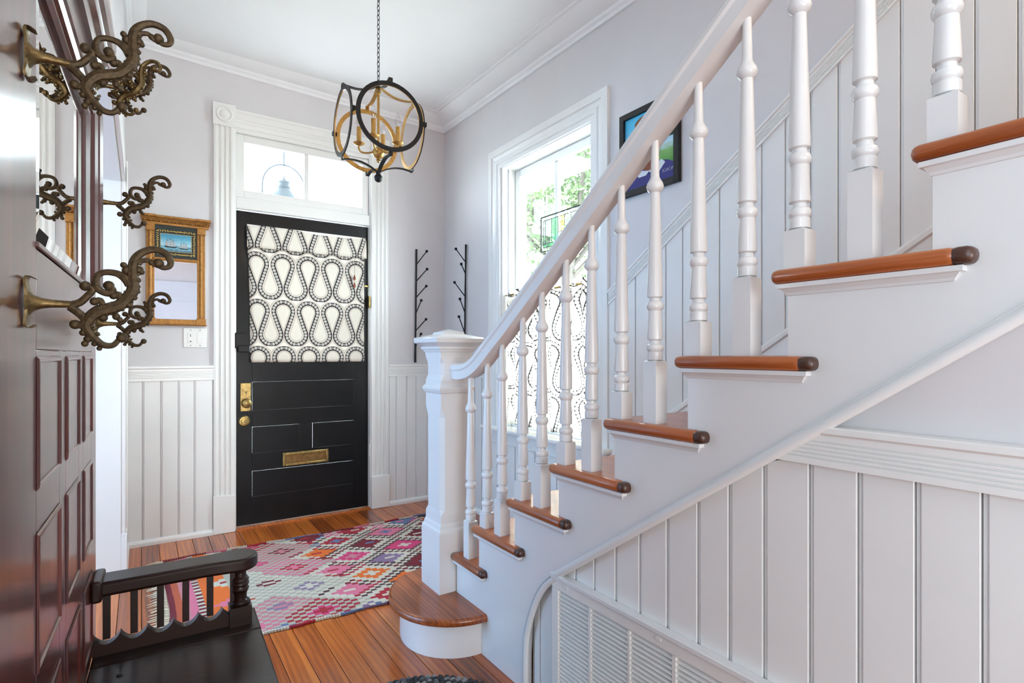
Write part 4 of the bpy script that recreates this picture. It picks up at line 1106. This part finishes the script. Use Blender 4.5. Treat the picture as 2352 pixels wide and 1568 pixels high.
# ceiling medallion
b=B(); mc_=(.99,2.67,cz(.99,2.67))
b.lathe([(.0,-.03),(.06,-.03),(.07,-.015),(.12,-.012),(.13,-.02),(.15,-.02),(.16,-.008),(.20,-.006),(.205,0)],mc_,40)
random.seed(5)
for k in range(16):
    a=2*PI*k/16
    for r_,s_ in ((.215,.022),(.245,.017),(.27,.012)):
        for da in (-.06,.06):
            b.ball((mc_[0]+r_*math.cos(a+da),mc_[1]+r_*math.sin(a+da),mc_[2]-.002+(0)),s_,8,(1,1,.45))
    b.tube([(mc_[0]+r_*math.cos(a+.19+dd),mc_[1]+r_*math.sin(a+.19+dd),mc_[2]-.006) for r_,dd in ((.20,0),(.225,.03),(.24,0),(.235,-.05),(.22,-.04))],.005,6)
md=struct('ceiling_medallion',b,M['ceiling'],smooth=True)

# ------------------------------------------------------------ kilim rug
rg=thing('kilim_rug','flat woven kilim rug in pink, orange, red and cream diamonds by the front door','rug',(.9,3.05,.0))
pal={'cream':srgb(202,195,180),'pale':srgb(172,168,154),'wine':srgb(110,24,36),'red':srgb(158,28,44),'orange':srgb(214,104,38),'pink':srgb(206,110,136),'hot':srgb(196,58,108),'lilac':srgb(132,108,140),'blue':srgb(96,112,150),'brown':srgb(78,52,52),'rust':srgb(176,84,56),'rose':srgb(190,122,132),'teal':srgb(112,150,152),'dark':srgb(62,34,36)}
keys=list(pal); KM=[flat('wool_'+k,pal[k],.95,.5,500) for k in keys]; KI={k:i for i,k in enumerate(keys)}
rx0,rx1,ry0,ry1=.095,1.745,2.462,3.640; cu=.0290; cv=.0215
nu=int((rx1-rx0)/cu); nv=int((ry1-ry0)/cv)
rnd=random.Random(11)
# diamond lattice centres
cent=[]
pitchu,pitchv=11,14
dcol=['wine','orange','blue','hot','orange','wine','red','pink','wine','rust','lilac','hot']
for a in range(-1,7):
    for c in range(-1,9):
        cent.append((a*pitchu+(pitchu/2 if c%2 else 0)+9,c*pitchv*.5+3,rnd.choice(dcol),rnd.choice(['cream','rose','red','blue','pink'])))
def cellcol(i,j):
    x=rx0+i*cu
    if x<.135: return 'wine' if i<1 else 'rust'
    if x<.20: return 'rose' if (i%3) else 'pink'
    if x<.222: return 'cream' if j%2 else 'wine'
    if x<.345:
        d=abs((i-9)) + abs((j%12)-6)
        if d<2: return 'lilac' if (j//12)%2 else 'red'
        if d<4: return 'pink' if (j//12)%2 else 'cream'
        return 'orange'
    if x<.362: return 'pale'
    if x<.385: return 'cream' if j%2 else 'wine'
    if x>1.60:
        d=abs(((i*1.0-(nu-4))))+abs((j%14)-7)
        if x<1.62: return 'cream' if (j+i)%2 else 'wine'
        if 3<=d<4: return 'cream'
        return 'dark' if d>=4 else 'rust'
    # diamonds
    best=None
    for (a,c,c1,c2) in cent:
        d=abs(i-a)+abs(j-c)
        if best is None or d<best[0]: best=(d,c1,c2)
    d,c1,c2=best
    light=x<.80+.10*math.sin(j*.45)
    if d<1.2: return c2
    if light and d>2.3: return c2 if (i+j)%2 else 'pale'
    if d<3.2: return c1
    if d<4.3: return c1 if (i+j)%2 else ('pale' if light else 'cream')
    if light:
        if 4.3<=d<5.3: return 'pale'
        h=(i*7+j*13)%11
        return {0:'rose',3:'cream',5:'cream',7:'red',9:'pink',10:'orange' if j%3 else 'pale'}.get(h,'pale')
    if (i+j)%2: return 'cream'
    if j>nv-5 or j<4: return ['hot','pink','wine','lilac','blue'][(i//2)%5]
    if x<1.0: return ['wine','brown','red'][(i+2*j)%3]
    return 'brown' if (i*3+j)%7 else 'wine'
b=B(); jit=lambda s:rnd.uniform(-s,s)
def rz(x,y): return .006+.0022*math.sin(x*9+y*5)+.0015*math.sin(y*17-x*4)
def edge(x,y):
    return (x+.006*math.sin(y*7),y+.010*math.sin(x*4.5)*(1 if y>3.05 else .6)+ (.004*math.sin(x*31) if (y>3.6 or y<2.5) else 0))
V=[[None]*(nv+1) for _ in range(nu+1)]
for i in range(nu+1):
    for j in range(nv+1):
        x=rx0+i*cu; y=ry0+j*cv
        y+= (.35*cv if i%2 else 0)*(1 if 0<j<nv else 0)*0
        x,y=edge(x+jit(.0012),y+jit(.001)); V[i][j]=b.V((x,y,rz(x,y)))
for i in range(nu):
    for j in range(nv):
        f=b.face([V[i][j],V[i+1][j],V[i+1][j+1],V[i][j+1]],KI[cellcol(i,j)])
rugo=link('woven_field',b,KM,rg,smooth=True,solid=.004)
# selvedge edges and fringe
b=B()
for yy,s in ((ry0,-1),(ry1,1)):
    n=int((rx1-rx0)/.012)
    for k in range(n):
        x=rx0+.006+k*.012; X,Y=edge(x,yy); b.mi=KI[['wine','wine','pink','cream','red','cream','blue','lilac'][(k//9)%8]]
        b.box(X-.0048,X+.0048,Y-.006,Y+.008,.002,.0105)
link('selvedge',b,KM,rg,bevel=0,props={'kind':'stuff'})
b=B()
for k in range(90):
    yy=ry0+.01+(ry1-ry0-.02)*k/89; X,Y=edge(rx0,yy)
    L_=rnd.uniform(.045,.085); p0=Vector((X+.004,Y,.006)); dy=rnd.uniform(-.02,.02)
    b.tube([p0,p0+Vector((-L_*.4,dy*.4,.004)),p0+Vector((-L_,dy,-.002))],[.0028,.0034,.0012],5)
for k in range(60):
    yy=ry0+.01+(ry1-ry0-.02)*k/59; X,Y=edge(rx1,yy); L_=rnd.uniform(.04,.08); p0=Vector((X-.004,Y,.006)); dy=rnd.uniform(-.02,.02)
    b.tube([p0,p0+Vector((L_*.4,dy*.4,.005)),p0+Vector((L_,dy,-.002))],[.0028,.0032,.0012],5)
link('fringe',b,flat('ivory_wool',srgb(214,200,176),.95,.4,200),rg,props={'kind':'stuff'})

# braided rug at the bottom edge
br=thing('braided_rug','edge of a round grey braided rug on the floor in front of the bottom step','rug',(.69,1.50,0))
b=B(); c0=Vector((.69,1.50,0)); 
for ringk in range(12):
    rad=.332-ringk*.026
    if rad<.03: break
    n=max(12,int(2*PI*rad/.022))
    for k in range(n):
        a=2*PI*(k+.5*(ringk%2))/n
        for s in (-1,1):
            p=c0+Vector(((rad+s*.006)*math.cos(a+s*.3/n),(rad+s*.006)*math.sin(a+s*.3/n),.009))
            t=Vector((-math.sin(a),math.cos(a),0)); r_=Vector((math.cos(a),math.sin(a),0))
            dd=(t+r_*s*.55).normalized(); b.mi=rnd.choice([0,0,1,2])
            b.tube([p-dd*.013,p-dd*.006+Vector((0,0,.003)),p+dd*.006+Vector((0,0,.003)),p+dd*.013],[.002,.0068,.0068,.002],6)
link('braid',b,[flat('charcoal_wool',srgb(58,60,62),.95,.5,300),flat('grey_wool',srgb(96,98,100),.95,.5,300),flat('light_grey_wool',srgb(140,138,134),.95,.5,300)],br,smooth=True,props={'kind':'stuff'})

# ------------------------------------------------------------ outside: porch, lantern, trees
pw=paint('porch_white',srgb(240,240,240),.6)
pr_=struct('porch_ceiling')
for k in range(14):
    b=B(); b.box(-1.5,4.0,4.25+k*.17,4.25+k*.17+.166,3.16,3.18); link('board',b,pw,pr_,bevel=.003)
b=B(); b.box(-1.5,4.0,6.55,6.75,2.95,3.2); struct('porch_beam',b,pw,bevel=.01)
struct('porch_floor',B().box(-1.5,4.0,4.2,6.8,-.2,-.05),paint('porch_deck',srgb(200,204,208),.6))
ln=thing('porch_lantern','weathered metal lantern hanging from an arched yoke, seen through the transom','lantern',(1.014,5.0,2.3))
lm=metal('weathered_zinc',srgb(52,60,66),.7,.2,30,.2,.1)
b=B(); b.tube([(1.014,5,2.80),(1.014,5,3.16)],.007,8); b.ball((1.014,5,2.79),.013,10)
arch=[(.842,5,2.42)]+[(1.014-.172*math.cos(PI*k/14),5,2.60+.19*math.sin(PI*k/14)) for k in range(15)]+[(1.186,5,2.42)]
b.tube(arch,.0065,8); link('yoke',b,lm,ln,smooth=True)
b=B(); b.lathe([(.001,2.70),(.006,2.69),(.006,2.672),(.014,2.668),(.020,2.655),(.045,2.648),(.048,2.638),(.040,2.630),(.040,2.610),(.052,2.604),(.054,2.596),(.046,2.585),(.085,2.53),(.125,2.46),(.130,2.45),(.001,2.45)],(1.014,5,0),20); link('hood',b,lm,ln,smooth=True)
b=B(); b.lathe([(.105,2.45),(.075,2.18),(.04,2.16)],(1.014,5,0),12,caps=False); link('lantern_glass',b,M['glass'],ln,smooth=True)
# garden
struct('ground',B().box(2.4,60,-30,60,-.6,-.5).box(-40,2.4,7,60,-.6,-.5),flat('gravel',srgb(196,198,196)))
bark=flat('tree_bark',srgb(66,60,54)); leafs=[leaf_mat('leaf_green',srgb(58,78,44)),leaf_mat('leaf_light_green',srgb(80,100,58))]
rt=random.Random(2)
def tree(x,y,h,rad,nl,label,base=0):
    t=thing('garden_tree',label,'tree',(x,y,-.5),0,'garden trees outside the window')
    b=B(); p=Vector((x,y,-.5)); q=Vector((x+rt.uniform(-.3,.3),y+rt.uniform(-.3,.3),h*.55))
    b.tube([p,(p+q)/2+Vector((.1,.05,0)),q],[.16,.12,.08],8)
    tips=[]
    for k in range(9):
        a=rt.uniform(0,2*PI); e=q+Vector((math.cos(a)*rad*rt.uniform(.5,.95),math.sin(a)*rad*rt.uniform(.5,.95),rt.uniform(-.8,h*.5)))
        mdl=(q+e)/2+Vector((rt.uniform(-.2,.2),rt.uniform(-.2,.2),.25)); b.tube([q-Vector((0,0,rt.uniform(0,1.2))),mdl,e],[.05,.035,.012],6); tips+= [mdl,e]
        for kk in range(3):
            e2=mdl+Vector((rt.uniform(-1,1),rt.uniform(-1,1),rt.uniform(-.4,.9)))*rad*.4; b.tube([mdl,e2],[.02,.006],5); tips.append(e2)
    link('trunk',b,bark,t,smooth=True)
    b=B()
    for k in range(nl):
        c=rt.choice(tips)+Vector((rt.gauss(0,.42),rt.gauss(0,.42),rt.gauss(0,.38))); s=rt.uniform(.03,.065)
        a=Vector((rt.uniform(-1,1),rt.uniform(-1,1),rt.uniform(-1,1))).normalized(); c2=a.cross(Vector((rt.uniform(-1,1),rt.uniform(-1,1),rt.uniform(-1,1)))).normalized()
        b.mi=0 if rt.random()<.5 else 1
        b.face([b.V(c-a*s),b.V(c+c2*s*.45),b.V(c+a*s),b.V(c-c2*s*.45)])
    link('foliage',b,leafs,t,recalc=False,props={'kind':'stuff'})
tree(5.3,6.4,5.6,2.0,13000,'spreading pale green garden tree nearest the window')
tree(5.6,10.6,6.4,1.9,8000,'slender garden tree between the nearest and the tallest')
tree(10.8,14.6,9.6,3.0,14000,'tallest garden tree standing behind the others')
tree(12.0,8.2,7.4,2.6,11000,'bushy garden tree to the right outside the window')
